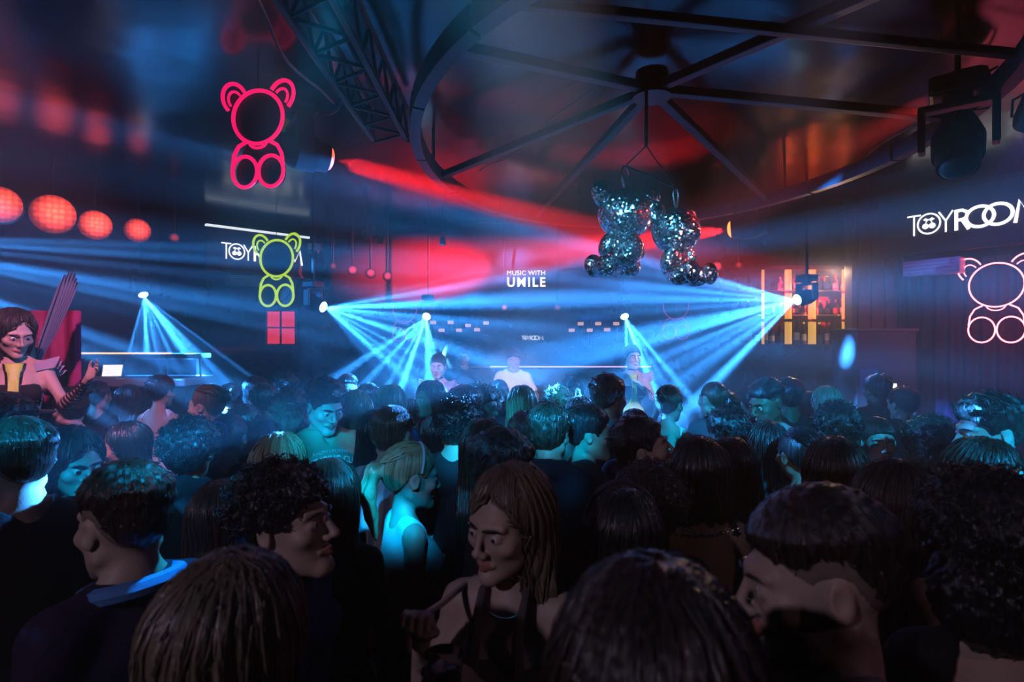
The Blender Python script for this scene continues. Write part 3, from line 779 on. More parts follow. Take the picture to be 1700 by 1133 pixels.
for lb, px, py, d in (('small white track spot right of the dome camera', 632, 399, 7.0), ('small white track spot above the left of the stage', 606, 390, 7.0), ('small white track spot above the red glow', 735, 401, 7.0)):
    p = at(px, py, d); t = thing('track_spot', lb, 'spot light', p, (0, 0, 0), 'white track spots')
    MB().cyl((0, 0, .05), (0, 0, -.05), .035, .04, 16).build('shade', M_white, t, smooth=True)
    MB().tube([(0, 0, .05), (0, 0, CEIL - p.z)], .008, 6).build('drop_pole', M_black, t)
# ------------------------------------------------------------------ right: back bar with bottles
t = thing('back_bar', 'dark back bar with glass shelves and gold lit columns at the right', 'bar', (3.80, 7.55, 0))
MB().box((0, 0, .98), (1.62, .42, 1.96), None, .01).build('cabinet', M_gloss, t)
MB().box((0, .20, 2.45), (1.62, .02, .95)).build('back_panel', plain('bronze mirror panel', (.22, .15, .11), .25, .5), t)
for z in (2.34, 2.66):
    MB().box((0, .05, z), (1.60, .28, .016)).build('shelf', M_steel, t)
MB().box((0, .02, 2.95), (1.66, .46, .05), None, .006).build('canopy', M_gloss, t)
cl_ = link('added_bar_light', bpy.data.lights.new('added_bar_light', 'SPOT'), t, (.3, -.35, 2.90), (-.5, .5, 0)).data; cl_.energy = 60; cl_.color = (1, .6, .35); cl_.spot_size = 2.2; cl_.shadow_soft_size = .05  # unseen warm spot added to brighten the beige partition beside the bar
M_gold = emit('gold lit column', (1, .52, .10), .75, (.4, .25, .05))
for x, w in ((-.53, .035), (-.20, .085), (.11, .095), (.52, .04)):
    mb = MB(); mb.cyl((x, -.14, 1.96), (x, -.14, 2.925), w / 2, n=18); mb.build('gold_column', M_gold, t, smooth=True)
    for z in (2.25, 2.62):
        MB().cyl((x, -.14, z), (x, -.14, z + .035), w / 2 + .008, n=18).build('collar', M_black, t)
BOT = [plain('dark green bottle glass', (.02, .05, .03), .12), plain('amber bottle glass', (.22, .09, .02), .12), plain('clear bottle glass', (.35, .40, .45), .1), plain('black bottle glass', (.012, .012, .015), .12), plain('blue bottle glass', (.03, .08, .25), .12)]
LAB = [plain('cream label', (.6, .5, .38), .7), plain('white label', (.7, .7, .72), .7), plain('black label', (.03, .03, .03), .6)]
bc = ['dark green', 'amber', 'clear', 'black', 'blue']; rng = random.Random(11)
NTH = ['first', 'second', 'third', 'fourth', 'fifth', 'sixth', 'seventh', 'eighth', 'ninth', 'tenth', 'eleventh', 'twelfth', 'thirteenth', 'fourteenth', 'fifteenth', 'sixteenth']
shelfname = {1.962: 'lowest', 2.350: 'middle', 2.670: 'top'}
for z in (1.962, 2.350, 2.670):
    n_ = 0
    for x in np.arange(-.74, .78, .105):
        if x > .74: continue
        bi = rng.randrange(5); hh = rng.uniform(.18, .235) if z > 2.3 else rng.uniform(.24, .34); r = rng.uniform(.030, .038)
        n_ += 1
        e = thing('bottle', '%s glass bottle, %s from the left on the %s back bar shelf' % (bc[bi], NTH[n_ - 1], shelfname[z]), 'bottle', (3.80 + float(x) + rng.uniform(-.01, .01), 7.55 + .05, z), (0, 0, 0), 'bottles on the back bar')
        prof = [(.0, r), (hh * .55, r), (hh * .68, r * .55), (hh * .74, r * .38), (hh * .93, r * .36)]
        mb = MB()
        for (z0, r0), (z1, r1) in zip(prof, prof[1:]):
            mb.cyl((0, 0, z0), (0, 0, z1), r0, r1, 14)
        bmesh.ops.remove_doubles(mb.bm, verts=mb.bm.verts, dist=1e-4)
        mb.build('glass_body', BOT[bi], e, smooth=True)
        MB().cyl((0, 0, hh * .92), (0, 0, hh), r * .42, n=12).build('cap', M_gold if rng.random() < .3 else M_black, e)
        MB().cyl((0, 0, hh * .15), (0, 0, hh * .45), r + .0012, n=14, caps=False).build('label_band', rng.choice(LAB), e)
t = thing('bar_block', 'beige boxed bar end standing in front of the back bar', 'counter', (4.15, 6.55, 0))
MB().box((0, 0, 1.06), (.66, .50, 2.10), None, .01).build('cabinet', plain('taupe panel', (.16, .12, .12), .5, 0, .4, .1, 20, .1), t)
MB().box((0, 0, 2.125), (.70, .54, .03), None, .006).build('top', M_beige, t)
MB().box((-.2, -.256, 1.56), (.20, .012, .26)).build('menu_board', plain('teal card', (.1, .45, .55), .5), t)
t = thing('till_screen', 'small white lit till screen at the beige bar end', 'screen', (4.16, 6.22, 0))
MB().box((0, 0, 1.50), (.09, .012, .07)).build('display', emit('till screen', (1, .95, .85), 2.0), t)
MB().box((0, .014, 1.50), (.11, .02, .09), None, .004).build('casing', M_black, t)
MB().tube([(0, .02, 1.46), (0, .03, 0.0)], .012, 8).build('post', M_black, t)
# ------------------------------------------------------------------ left podium, banner, fan
t = thing('dance_podium', 'round dark podium under the dancer at the left edge', 'podium', (-2.78, 3.25, 0))
MB().cyl((0, 0, 0), (0, 0, .44), .46, n=40).build('drum', M_gloss, t, smooth=True)
MB().cyl((0, 0, .44), (0, 0, .47), .48, n=40).build('top', M_black, t, smooth=True)
drape('fabric_banner', (-3.85, 4.05, 0), (-3.12, 4.11, 0), .02, 2.22, 5, .03, plain('magenta satin', (.55, .02, .16), .45), 'magenta satin banner behind the dancer at the left edge', 'banner')
t = thing('folded_fan', 'tall narrow folded translucent fan standing behind the left dancer', 'fan', (-2.97, 3.53, 0), (0, 0, .2))
M_fan = plain('silvery fan film', (.35, .40, .60), .2, .4)
for i in range(6):
    a = .30 + i * .022; L = 1.02 - .04 * abs(i - 2)
    p0 = Vector((0, i * .008, 1.86)); dirx = Vector((math.sin(a), 0, math.cos(a))); sd = Vector((math.cos(a), 0, -math.sin(a)))
    pts = []
    for q, wd in ((0, .008), (.25, .016), (.6, .020), (.85, .016), (1.0, .004)):
        pts.append((p0 + dirx * (L * .62 * q), wd))
    mb = MB(); fr = [mb.bm.verts.new(p + sd * w) for p, w in pts] + [mb.bm.verts.new(p - sd * w) for p, w in reversed(pts)]
    f_ = mb.bm.faces.new(fr); ex = bmesh.ops.extrude_face_region(mb.bm, geom=[f_]); bmesh.ops.translate(mb.bm, verts=[v for v in ex['geom'] if isinstance(v, bmesh.types.BMVert)], vec=(0, .003, 0))
    mb.build('blade', M_fan, t)
    MB().tube([p + sd * 0 + Vector((0, -.003, 0)) for p, w in pts], .004, 6).build('rib', M_steel, t)
MB().tube([(0, .02, .485), (0, .02, 1.90)], .012, 8).build('pole', M_black, t)
MB().cyl((0, .02, .4705), (0, .02, .485), .09, n=24).build('foot_plate', M_black, t)
# ------------------------------------------------------------------ people
def rot3(yaw, pitch, roll):
    """head frame: pitch > 0 looks down, yaw > 0 turns to the person's left (+x when the face points to -y)"""
    return np.array((Matrix.Rotation(yaw, 3, 'Z') @ Matrix.Rotation(-pitch, 3, 'X').inverted() @ Matrix.Rotation(roll, 3, 'Y')), np.float32)
def head_sdf(x, y, z, m, smile=0.0, ears=True):
    """head in its own frame, face to -y, m = 1 heavier (male) features, 0 finer"""
    ax = np.abs(x)
    d = d_ell(x, y, z, (0, .018, .028), (.0755, .096, .090))
    d = smin(d, d_ell(x, y, z, (0, -.026, -.028), (.0595 + .003 * m, .064, .086)), .03)
    d = smin(d, d_cap(ax, y, z, (.046 + .008 * m, .014, -.055), (.012 + .002 * m, -.070, -.101 - .004 * m), .019, .0150 + .0045 * m), .028)
    d = smin(d, d_ell(x, y, z, (0, -.080, -.101 - .004 * m), (.018 + .005 * m, .017, .017)), .018)
    d = smin(d, d_ell(ax, y, z, (.044, -.060, -.024), (.022, .021, .018)), .022)
    d = smin(d, d_cap(ax, y, z, (.006, -.087, .024), (.046, -.072, .023), .0075 + .0045 * m, .008), .016)
    d = smax(d, -d_ell(ax, y, z, (.034, -.107, .001), (.022, .025, .014)), .014)
    d = smin(d, d_cap(x, y, z, (0, -.090, .016), (0, -.109 - .004 * m, -.028), .0060, .0080 + .0015 * m), .010)
    d = smin(d, d_ell(x, y, z, (0, -.110 - .005 * m, -.032), (.0105 + .002 * m, .0105, .0095)), .007)
    d = smin(d, d_ell(ax, y, z, (.0125, -.100, -.0365), (.0085, .011, .008)), .006)
    d = smin(d, d_ell(ax, y, z, (.0325, -.0775, .0), (.0165, .0125, .0125)), .004)
    w = .024 + .008 * smile; up = .008 * smile
    d = smin(d, d_cap(ax, y, z, (0, -.0955, -.0610), (w, -.083 + .003 * smile, -.0655 + up), .0072, .0035), .006)
    d = smin(d, d_cap(ax, y, z, (0, -.0945, -.0720), (w - .004, -.083, -.0685 + up), .0080, .0035), .006)
    d = smax(d, -d_cap(ax, y, z, (0, -.1045, -.0662), (w, -.089, -.0668 + up), .0022 + .002 * smile, .001), .004)
    if ears:
        e = d_ell(ax - .079 + .25 * (y - .012), y, z, (0, .014, -.004), (.0085, .0185, .032))
        e = smax(e, -d_ell(ax - .088 + .25 * (y - .010), y, z, (0, .010, -.001), (.008, .0105, .017)), .006)
        d = smin(d, e, .008)
    return d
HAIRLINE = ([-.13, -.09, -.062, -.045, -.034, -.022, -.004, .030, .055, .085, .13],
            [.070, .064, .048, .030, .006, .004, .024, .020, -.028, -.072, -.082])
def hair_cap(x, y, z, t, line=0.0, c=(0, .019, .030)):
    d = d_ell(x, y, z, c, (.0755 + .0, .096, .090)) - t
    zl = np.interp(y, HAIRLINE[0], HAIRLINE[1]).astype(np.float32) + line
    return smax(d, (zl - z) * .75, .007)
def wob(x, y, z, f, ph):
    return np.sin(f * x + ph) * np.sin(f * 1.13 * y + ph * 1.7) * np.sin(f * .91 * z + ph * 2.3)
def hair_sdf(st, x, y, z, ph, ln=.36, near=False):
    """hair in the head frame for the named cut; ln is how far below the eyes it falls"""
    u = np.arctan2(x, y - .012)
    if st == 'buzz':
        return hair_cap(x, y, z, .0035)
    if st == 'fade':
        t = .004 + .017 * np.clip((z - .035) / .045, 0, 1)
        lift = .034 * np.clip((y + .06) / .03, 0, 1) * np.clip((.10 - y) / .04, 0, 1)
        return hair_cap(x, y, z, t, lift) + .003 * wob(x, y, z, 190, ph)
    if st in ('short', 'quiff'):
        t = .010 + .016 * np.clip((z - .02) / .07, 0, 1)
        if st == 'quiff':
            t = t + .012 * np.clip((z - .06) / .04, 0, 1) * np.clip((.03 - y) / .09, 0, 1)
        d = hair_cap(x, y, z, t, -.004)
        return d + .0045 * wob(x, y, z, 95, ph) + .003 * wob(x, y, z, 210, ph + 1)
    if st in ('curly', 'afro', 'frizz'):
        a = {'curly': .026, 'afro': .042, 'frizz': .034}[st]
        t = a * (.62 + .5 * np.clip((z + .01) / .09, 0, 1))
        d = hair_cap(x, y, z, t, -.008)
        if st == 'frizz':
            b = d_ell(x, y, z, (0, .045, -.06), (.118, .085, .115))
            b = smax(b, -d_ell(x, y, z, (0, -.075, -.04), (.078, .115, .12)), .02)
            d = smin(d, b, .03)
        if near:
            return d + .005 * wob(x, y, z, 150, ph) + .0045 * wob(y, z, x, 310, ph + 2)
        return d + .0085 * wob(x, y, z, 118, ph) + .005 * wob(x, y, z, 230, ph + 2)
    groove = .0032 * np.sin(u * 31 + 2.2 * np.sin(z * 21 + ph) + ph) + .0016 * np.sin(u * 67 + 3 * np.sin(z * 17 + ph))
    if st in ('bun', 'pony'):
        d = hair_cap(x, y, z, .009, -.002) + .5 * groove
        if st == 'bun':
            d = smin(d, d_ell(x, y, z, (0, .122, .062), (.040, .034, .038)) + .004 * wob(x, y, z, 120, ph), .012)
        else:
            P = [(0, .108, .040), (0, .150, .020), (0, .162, -.05), (0, .148, -.13), (0, .135, -.21)]
            R = [.018, .026, .029, .024, .009]
            for i in range(4):
                d = smin(d, d_cap(x, y, z, P[i], P[i + 1], R[i], R[i + 1]) + groove * .8, .014)
        return d
    groove = groove * np.clip((y + .075) / .06, .12, 1)
    # long, bob, wavy: a cap with a parting, and a fall of hair that leaves the face open
    d = d_ell(x, y, z, (0, .020, .030), (.0755, .096, .090)) - .0165
    front = np.interp(z, [-.5, -.12, -.02, .05, .085, .12], [.010, -.002, -.022, -.050, -.085, -.13]).astype(np.float32)
    d = d + .0075 * np.clip((-.03 - y) / .05, 0, 1)
    part = .086 - 12.0 * np.abs(x - .012) ** 2 - .18 * np.abs(x - .012)
    d = smax(d, np.minimum(part - z, -.012 - y) * .8, .010)
    d = smax(d, (front - .03) - y, .010)
    zb = -ln
    q = np.clip((.04 - z) / (.04 - zb), 0, 1)
    flare = .012 * np.sin(q * 3.1) + (.014 * q if st != 'bob' else -.004 * q)
    rx = .090 + flare; ry = .082 - .030 * q
    cy = .030 + .040 * q
    e = (np.sqrt((x / rx) ** 2 + ((y - cy) / ry) ** 2) - 1) * .07
    e = smax(e, z - .055, .03)
    e = smax(e, zb - z + .018 * np.sin(u * 9 + ph), .02)
    e = smax(e, front - y + .0, .012)
    inner = d_ell(x, y, z, (0, -.060, -.06), (.066, .085, .16))
    e = smax(e, -inner, .012)
    d = smin(d, e, .018)
    if st == 'wavy':
        groove = groove + .006 * np.sin(z * 62 + 2.5 * np.sin(u * 3 + ph) + u * 2) * np.clip(q * 2, 0, 1)
    return d + groove
def tubes(C, Rr, nrm):
    """three-sided tubes along the point rows C (N, m, 3) with radii Rr (N, m)"""
    N, m, _ = C.shape
    T = np.gradient(C, axis=1); T /= np.linalg.norm(T, axis=2, keepdims=True) + 1e-9
    S1 = np.cross(T, nrm); S1 /= np.linalg.norm(S1, axis=2, keepdims=True) + 1e-9
    S2 = np.cross(S1, T)
    ring = [C + Rr[..., None] * (math.cos(a) * S1 + math.sin(a) * S2) for a in (math.pi / 2, math.pi * 7 / 6, math.pi * 11 / 6)]
    V = np.stack(ring, 2).reshape(-1, 3)
    i = (np.arange(N)[:, None] * m + np.arange(m - 1)[None]).reshape(-1)
    Q = np.concatenate([np.stack((i * 3 + k, i * 3 + (k + 1) % 3, (i + 1) * 3 + (k + 1) % 3, (i + 1) * 3 + k), 1) for k in range(3)])
    return V, Q
def hair_locks(st, ph, ln, near, seed, thick, many):
    """separate locks and curls lying on the hair's surface, in the head frame"""
    r = np.random.default_rng(seed)
    f = lambda p: hair_sdf(st, p[:, 0], p[:, 1], p[:, 2], ph, ln, near)
    def grad(p):
        e = .0025
        g = np.stack([f(p + d_) - f(p - d_) for d_ in (np.eye(3) * e)], 1) / (2 * e)
        return g / (np.linalg.norm(g, axis=1, keepdims=True) + 1e-9)
    def proj(p, k=4):
        for _ in range(k):
            p = p - np.clip(f(p), -.02, .02)[:, None] * grad(p) * .9
        return p
    if st in ('long', 'bob', 'wavy', 'pony', 'bun'):
        N = int(many * 1.0)
        u = r.uniform(-math.pi, math.pi, N); s = r.uniform(.05, .95, N) ** .7
        dirv = np.stack((np.sin(u) * s, np.cos(u) * s, np.full(N, .75)), 1); dirv /= np.linalg.norm(dirv, axis=1, keepdims=True)
        p = proj(np.array((0, .015, .035)) + .135 * dirv, 6)
        end = {'bun': .02, 'pony': .02}.get(st, None)
        zend = (-ln + r.uniform(-.02, .10, N)) if end is None else r.uniform(-.04, .03, N)
        m = int((.17 + (ln if end is None else .06)) / .036) + 1
        P_, Nn = [p], [grad(p)]
        for k in range(m - 1):
            n = Nn[-1]; q = P_[-1]
            kk = np.where(q[:, 2] > .05, 7.0, .4)[:, None]
            if end is None:
                w = np.concatenate((q[:, :2] * kk - np.array((0, .015)) * kk, np.full((N, 1), -1.0)), 1)
            else:
                w = np.array((0, .125, .045)) - q
            w = w - (w * n).sum(1, keepdims=True) * n; w /= np.linalg.norm(w, axis=1, keepdims=True) + 1e-9
            go = (q[:, 2] > zend)[:, None] if end is None else (np.linalg.norm(q - np.array((0, .125, .045)), axis=1) > .03)[:, None]
            q2 = proj(q + w * .036 * go, 2)
            P_.append(np.where(go, q2, q + np.array((0, 0, -.0008)))); Nn.append(grad(q2))
        C = np.stack(P_, 1); Nn = np.stack(Nn, 1)
        C = C + Nn * (thick * .35 + r.uniform(0, thick * .8, (N, 1, 1)))
        tt = np.linspace(0, 1, m)[None]
        R_ = thick * r.uniform(.6, 1.2, (N, 1)) * np.clip(np.minimum(tt * 5 + .3, (1 - tt) * 4 + .12), 0, 1)
    else:
        N = int(many * 1.6)
        u = r.uniform(-math.pi, math.pi, N); zz = r.uniform(-.35, 1, N); s = np.sqrt(np.clip(1 - zz * zz, 0, 1))
        p = proj(np.array((0, .02, .03)) + .125 * np.stack((np.sin(u) * s, np.cos(u) * s, zz), 1), 6)
        zl = np.interp(p[:, 1], HAIRLINE[0], HAIRLINE[1]); keep = (p[:, 2] > zl + .012) & (np.abs(f(p)) < .004)
        p = p[keep]; n = grad(p); N = len(p)
        if N < 3:
            return np.zeros((0, 3)), np.zeros((0, 4), int), np.zeros((0, 3))
        rd = r.normal(size=(N, 3)); rd -= (rd * n).sum(1, keepdims=True) * n; rd /= np.linalg.norm(rd, axis=1, keepdims=True)
        if st in ('curly', 'afro', 'frizz'):
            m = 9; t = np.linspace(0, 1, m)[None, :, None]; a = t * 2 * math.pi * 1.4 + r.uniform(0, 6, (N, 1, 1))
            b = np.cross(n, rd); rr = r.uniform(.006, .010, (N, 1, 1))
            ax = n[:, None] * .014 + b[:, None] * .012
            C = p[:, None] + ax * t - n[:, None] * .003 + rr * (np.cos(a) * rd[:, None] + np.sin(a) * n[:, None])
            Nn = np.repeat(b[:, None], m, 1); R_ = thick * 1.1 * np.ones((N, m)) * np.linspace(1, .5, m)[None]
        else:
            m = 4; L = {'buzz': .004, 'fade': .016, 'short': .026, 'quiff': .032}.get(st, .02) * np.where(p[:, 2] > .06, 1.0, .55)
            flow = np.array((0, -.5, .5) if st == 'quiff' else (0, .7, -.4)) + rd * .5
            flow = flow - (flow * n).sum(1, keepdims=True) * n; flow /= np.linalg.norm(flow, axis=1, keepdims=True) + 1e-9
            t = np.linspace(0, 1, m)[None, :, None]
            C = p[:, None] - n[:, None] * .003 + L[:, None, None] * (flow[:, None] * t + n[:, None] * (.55 * t - .35 * t * t))
            Nn = np.repeat(n[:, None], m, 1); R_ = thick * 1.2 * np.linspace(1, .15, m)[None] * np.ones((N, 1))
    V, Q = tubes(C, R_, Nn)
    sv = np.repeat(r.uniform(-3, 3, (N, 3)), C.shape[1] * 3, 0)
    return V, Q, sv
ARM = {  # elbow and wrist for the left arm (+x side), body frame 1.75 m tall, face to -y
    'down': ((.245, .03, 1.15), (.255, -.06, .92)),
    'bent': ((.235, .02, 1.16), (.16, -.21, 1.20)),
    'drink': ((.240, -.03, 1.15), (.13, -.22, 1.29)),
    'face': ((.225, -.12, 1.17), (.075, -.175, 1.40)),
    'neck': ((.300, -.14, 1.33), (.13, .02, 1.47)),
    'up': ((.290, -.06, 1.62), (.235, -.10, 1.86)),
    'point': ((.270, -.16, 1.36), (.225, -.20, 1.61)),
    'deck': ((.290, -.06, 1.18), (.20, -.27, 1.09)),
    'hip': ((.330, .06, 1.20), (.205, -.04, 1.03)),
    'wave': ((.300, -.18, 1.25), (.345, -.32, 1.41)),
    'chest': ((.250, -.08, 1.20), (.085, -.165, 1.335)),
}
HAND_CACHE = {}
def hand_mesh(kind, st=.0045):
    """right-angled hand frame: fingers along -z, palm to -y, thumb to +x"""
    if (kind, st) in HAND_CACHE:
        return HAND_CACHE[kind, st]
    g = Grid(axis([(-.065, .075, st)]), axis([(-.075, .05, st)]), axis([(-.20, .03, st)]))
    D = g.blank()
    g.cap(D, (0, 0, .03), (0, 0, -.02), .026, .027, .01)
    g.ell(D, (0, 0, -.055), (.041, .015, .048), .02)
    g.ell(D, (.026, -.010, -.045), (.018, .016, .032), .015)
    curls = {'relax': (.30, .34, .40, .46), 'fist': (1.45, 1.5, 1.5, 1.5), 'point': (.03, 1.45, 1.5, 1.5), 'hold': (.85, .9, .95, 1.0), 'flat': (.06, .05, .08, .12)}[kind]
    for i, (fx, fl, c) in enumerate(zip((.031, .011, -.010, -.029), (.072, .080, .074, .058), curls)):
        p = Vector((fx, 0, -.092)); a = c * .55; spread = (fx) * .9
        for seg, (q, r) in enumerate(((.45, .0098), (.31, .0088), (.24, .0078))):
            dirv = Vector((spread * (1 - min(1, c)), -math.sin(a), -math.cos(a)))
            n = p + dirv * fl * q
            g.cap(D, tuple(p), tuple(n), r, r - .001, .005)
            p = n; a += c * (.95 if seg == 0 else .7)
    t0 = Vector((.030, -.008, -.035))
    if kind in ('fist', 'point'):
        T = [t0, Vector((.046, -.026, -.066)), Vector((.026, -.046, -.086)), Vector((.006, -.050, -.092))]
    elif kind == 'hold':
        T = [t0, Vector((.052, -.028, -.060)), Vector((.050, -.052, -.078)), Vector((.036, -.066, -.088))]
    else:
        T = [t0, Vector((.055, -.016, -.064)), Vector((.064, -.022, -.088)), Vector((.066, -.026, -.108))]
    for i, r in enumerate((.0125, .0105, .009)):
        g.cap(D, tuple(T[i]), tuple(T[i + 1]), r, r - .0015, .006)
    HAND_CACHE[kind, st] = surface_nets(D, g.x, g.y, g.z)
    return HAND_CACHE[kind, st]
def place_hand(kind, elbow, wrist, side, twist, size=1.0, st=.0045):
    v, q = hand_mesh(kind, st)
    v = v * size; q = q.copy()
    if side < 0:
        v[:, 0] *= -1; q = q[:, ::-1]
    w, e = Vector(wrist), Vector(elbow)
    zl = (e - w).normalized()                        # hand runs on from the forearm
    ref = Vector((-math.sin(twist) * side, -math.cos(twist), 0.15))
    yl = -(ref - zl * ref.dot(zl)).normalized()
    xl = yl.cross(zl)
    M = np.array([[xl[i], yl[i], zl[i]] for i in range(3)])
    return v @ M.T + np.array(w), q
def join_parts(parts):
    vs, qs, n = [], [], 0
    for v, q in parts:
        vs.append(v); qs.append(np.asarray(q) + n); n += len(v)
    return np.concatenate(vs), np.concatenate(qs)
def build_person(P):
    """P: dict with male, hair, head angles, arms, garment ... -> dict of part name -> (verts, quads, strand attribute or None), in a 1.75 m frame"""
    m = P['male']; hs = P['hs']; rng = random.Random(P['seed'])
    fine = P['fine']; coarse = P['coarse']
    hz, hy = 1.628, -.022
    hc = np.array((P['hx'], hy + P['hfwd'], hz), np.float32)
    sw = .158 if m else .136                          # shoulder joint half-width
    R = rot3(P['hyaw'], P['hpitch'], P['hroll'])
    arms = []
    for side, kd in ((1, P['armL']), (-1, P['armR'])):
        e, w = ARM[kd] if isinstance(kd, str) else kd
        dx = -.012 if m else -.034
        arms.append((side, (side * (e[0] + dx), e[1], e[2]), (side * (w[0] + dx * .5), w[1], w[2])))
    hb = .150 * hs
    xs_all = [abs(p[0]) for _, e, w in arms for p in (e, w)]
    xm = max(xs_all + [.24]) + .10
    ys_all = [p[1] for _, e, w in arms for p in (e, w)]
    y0, y1 = min(ys_all + [-.16]) - .10, max(ys_all + [.15]) + .08
    y0 = min(y0, hc[1] - hb - .02); y1 = max(y1, hc[1] + hb + .02)
    ztop = max([w[2] for _, e, w in arms] + [0]) + .10
    hx0, hx1 = hc[0] - hb, hc[0] + hb
    zt = hz + .165 * hs
    zseg = [(-.02, .94, .05), (.94, hz - .16 * hs, coarse), (hz - .16 * hs, zt, fine)]
    if ztop > zt:
        zseg.append((zt, ztop, coarse))
    g = Grid(axis([(-xm, hx0, coarse), (hx0, hx1, fine), (hx1, xm, coarse)]),
             axis([(y0, hc[1] - hb, coarse), (hc[1] - hb, hc[1] + hb, fine), (hc[1] + hb, y1, coarse)]), axis(zseg))
    # torso
    T = g.blank()
    if m:
        g.ell(T, (0, .005, 1.30), (.160, .108, .195), .05)
        g.ell(T, (0, .010, 1.10), (.136, .100, .18), .08)
        g.ell(T, (0, .015, .95), (.156, .116, .13), .08)
        g.cap(T, (-sw, .01, 1.415), (sw, .01, 1.415), .050, .050, .04)
        for s in (-1, 1):
            g.cap(T, (s * .022, .022, 1.510), (s * .13, .012, 1.430), .032, .040, .03)
            g.ell(T, (s * .072, -.080, 1.330), (.070, .030, .052), .04)
    else:
        g.ell(T, (0, .005, 1.29), (.132, .092, .185), .05)
        g.ell(T, (0, .012, 1.11), (.106, .084, .16), .07)
        g.ell(T, (0, .020, .945), (.152, .118, .13), .08)
        g.cap(T, (-sw, .01, 1.415), (sw, .01, 1.415), .038, .038, .035)
        for s in (-1, 1):
            g.cap(T, (s * .022, .020, 1.495), (s * .11, .012, 1.425), .024, .030, .03)
            g.ell(T, (s * .066, -.078, 1.285), (.058, .048, .058), .045)
    U = g.blank(); F = g.blank(); L = g.blank()
    for side, e, w in arms:
        r = .95 if m else .74
        g.cap(U, (side * sw, .01, 1.41), e, .052 * r, .041 * r, .03)
        g.cap(F, e, w, .042 * r, .027 * r, .02)
        g.ell(F, tuple(a + (b - a) * .28 for a, b in zip(e, w)), (.044 * r, .044 * r, .05 * r), .03)
    for s in (-1, 1):
        g.cap(L, (s * .088, .015, .90), (s * .098, .005, .50), .092, .060, .03)
        g.cap(L, (s * .098, .010, .50), (s * .105, .030, .09), .058, .038, .03)
        g.ell(L, (s * .102, .030, .34), (.055, .060, .12), .03)
        g.cap(L, (s * .105, .035, .045), (s * .115, -.13, .03), .040, .034, .03)
    N = g.blank()
    neckr = .056 if m else .044
    jaw = hc + R @ np.array((0, .022, -.055), np.float32) * hs
    g.cap(N, (0, .022, 1.43), tuple(jaw), neckr * 1.08, neckr, .02)
    body = smin(smin(T, U, .045), smin(F, L, .02), .03)
    body = smin(body, N, .035)
    sl = g.block(hc - hb, hc + hb)
    X, Y, Z = g.pts(sl)
    def local(X, Y, Z):
        a, b, c = X - hc[0], Y - hc[1], Z - hc[2]
        return tuple((R[0, i] * a + R[1, i] * b + R[2, i] * c) / hs for i in range(3))
    lx, ly, lz = local(X, Y, Z)
    H = head_sdf(lx, ly, lz, m, P['smile']) * hs
    body[sl] = smin(body[sl], H, .018)
    out = {}
    parts = [thin_out(*surface_nets(body, g.x, g.y, g.z), hz - .15 * hs, coarse * .9)]
    for (side, e, w), kind, tw in zip(arms, (P['handL'], P['handR']), (P['twL'], P['twR'])):
        parts.append(place_hand(kind, e, w, side, tw, 1.0 if m else .88, .0085 if kind == 'relax' or fine > .0075 else .0055))
    out['body'] = join_parts(parts)
    # garments: an offset skin cut at neckline, cuffs and hem
    go = P['garment']
    if go:
        off = go.get('off', .013)
        C = smin(T, L + 9, .01)
        sleeve = go.get('sleeve', 'short')
        if sleeve == 'none':
            C = smax(T.copy(), np.abs(g.x)[:, None, None] - (sw - .025), .02)
        else:
            A = U.copy()
            if sleeve == 'short':
                for side, e, w in arms:
                    s0 = Vector((side * sw, .01, 1.41)); ax_ = (Vector(e) - s0); Ln = ax_.length; ax_.normalize()
                    X, Y, Z = g.pts((slice(None),) * 3)
                    tt = (X - s0[0]) * ax_[0] + (Y - s0[1]) * ax_[1] + (Z - s0[2]) * ax_[2] - Ln * .72
                    half = (X * side > 0)
                    A = np.where(half, np.maximum(A, tt), A)
            else:
                A = smin(A, F, .02)
            C = smin(C, A - .004, .04)
        X, Y, Z = g.pts((slice(None),) * 3)
        d = C - off - .014 * np.clip((1.07 - Z) / .07, 0, 1)
        neck = go.get('neck', 'crew')
        if neck == 'crew':
            d = smax(d, -(d_ell(X, Y, Z, (0, .005, 1.535), (.085 if m else .080, .088, .075))), .012)
        elif neck == 'collar':
            N2 = g.blank()
            g.cap(N2, (0, .026, 1.42), (0, .012, 1.515), neckr + .022, neckr + .017, .01)
            d = smin(d, N2, .02)
            d = smax(d, -d_cap(X, Y, Z, (0, .018, 1.46), (0, .0, 1.62), neckr + .008, neckr + .014), .006)
            d = smax(d, -d_ell(X, Y, Z, (0, -.13, 1.50), (.035, .10, .075)), .012)
            d = smax(d, Z - 1.515, .01)
        elif neck == 'low':
            d = smax(d, -(d_ell(X, Y, Z, (0, -.06, 1.50), (.105, .16, .13))), .012)
        elif neck == 'tube':
            d = smax(d, (Z - 1.335), .012)
        elif neck == 'openback':
            d = smax(d, -(d_ell(X, Y, Z, (0, .12, 1.36), (.125, .16, .24))), .012)
            d = smax(d, -(d_ell(X, Y, Z, (0, -.04, 1.53), (.085, .12, .09))), .012)
        elif neck == 'hood':
            d = smin(d, d_ell(X, Y, Z, (0, .075, 1.475), (.105, .062, .052)), .03)
            d = smax(d, -(d_ell(X, Y, Z, (0, -.01, 1.54), (.075, .085, .085))), .012)
        d = d + go.get('fold', .004) * np.sin(Z * 41 + X * 17 + P['seed']) * np.sin(X * 29 + Y * 23)
        d = smax(d, go.get('hem', .86) - Z, .01)
        out[go.get('name', 'shirt')] = thin_out(*surface_nets(d, g.x, g.y, g.z), 1.42, coarse * .9)
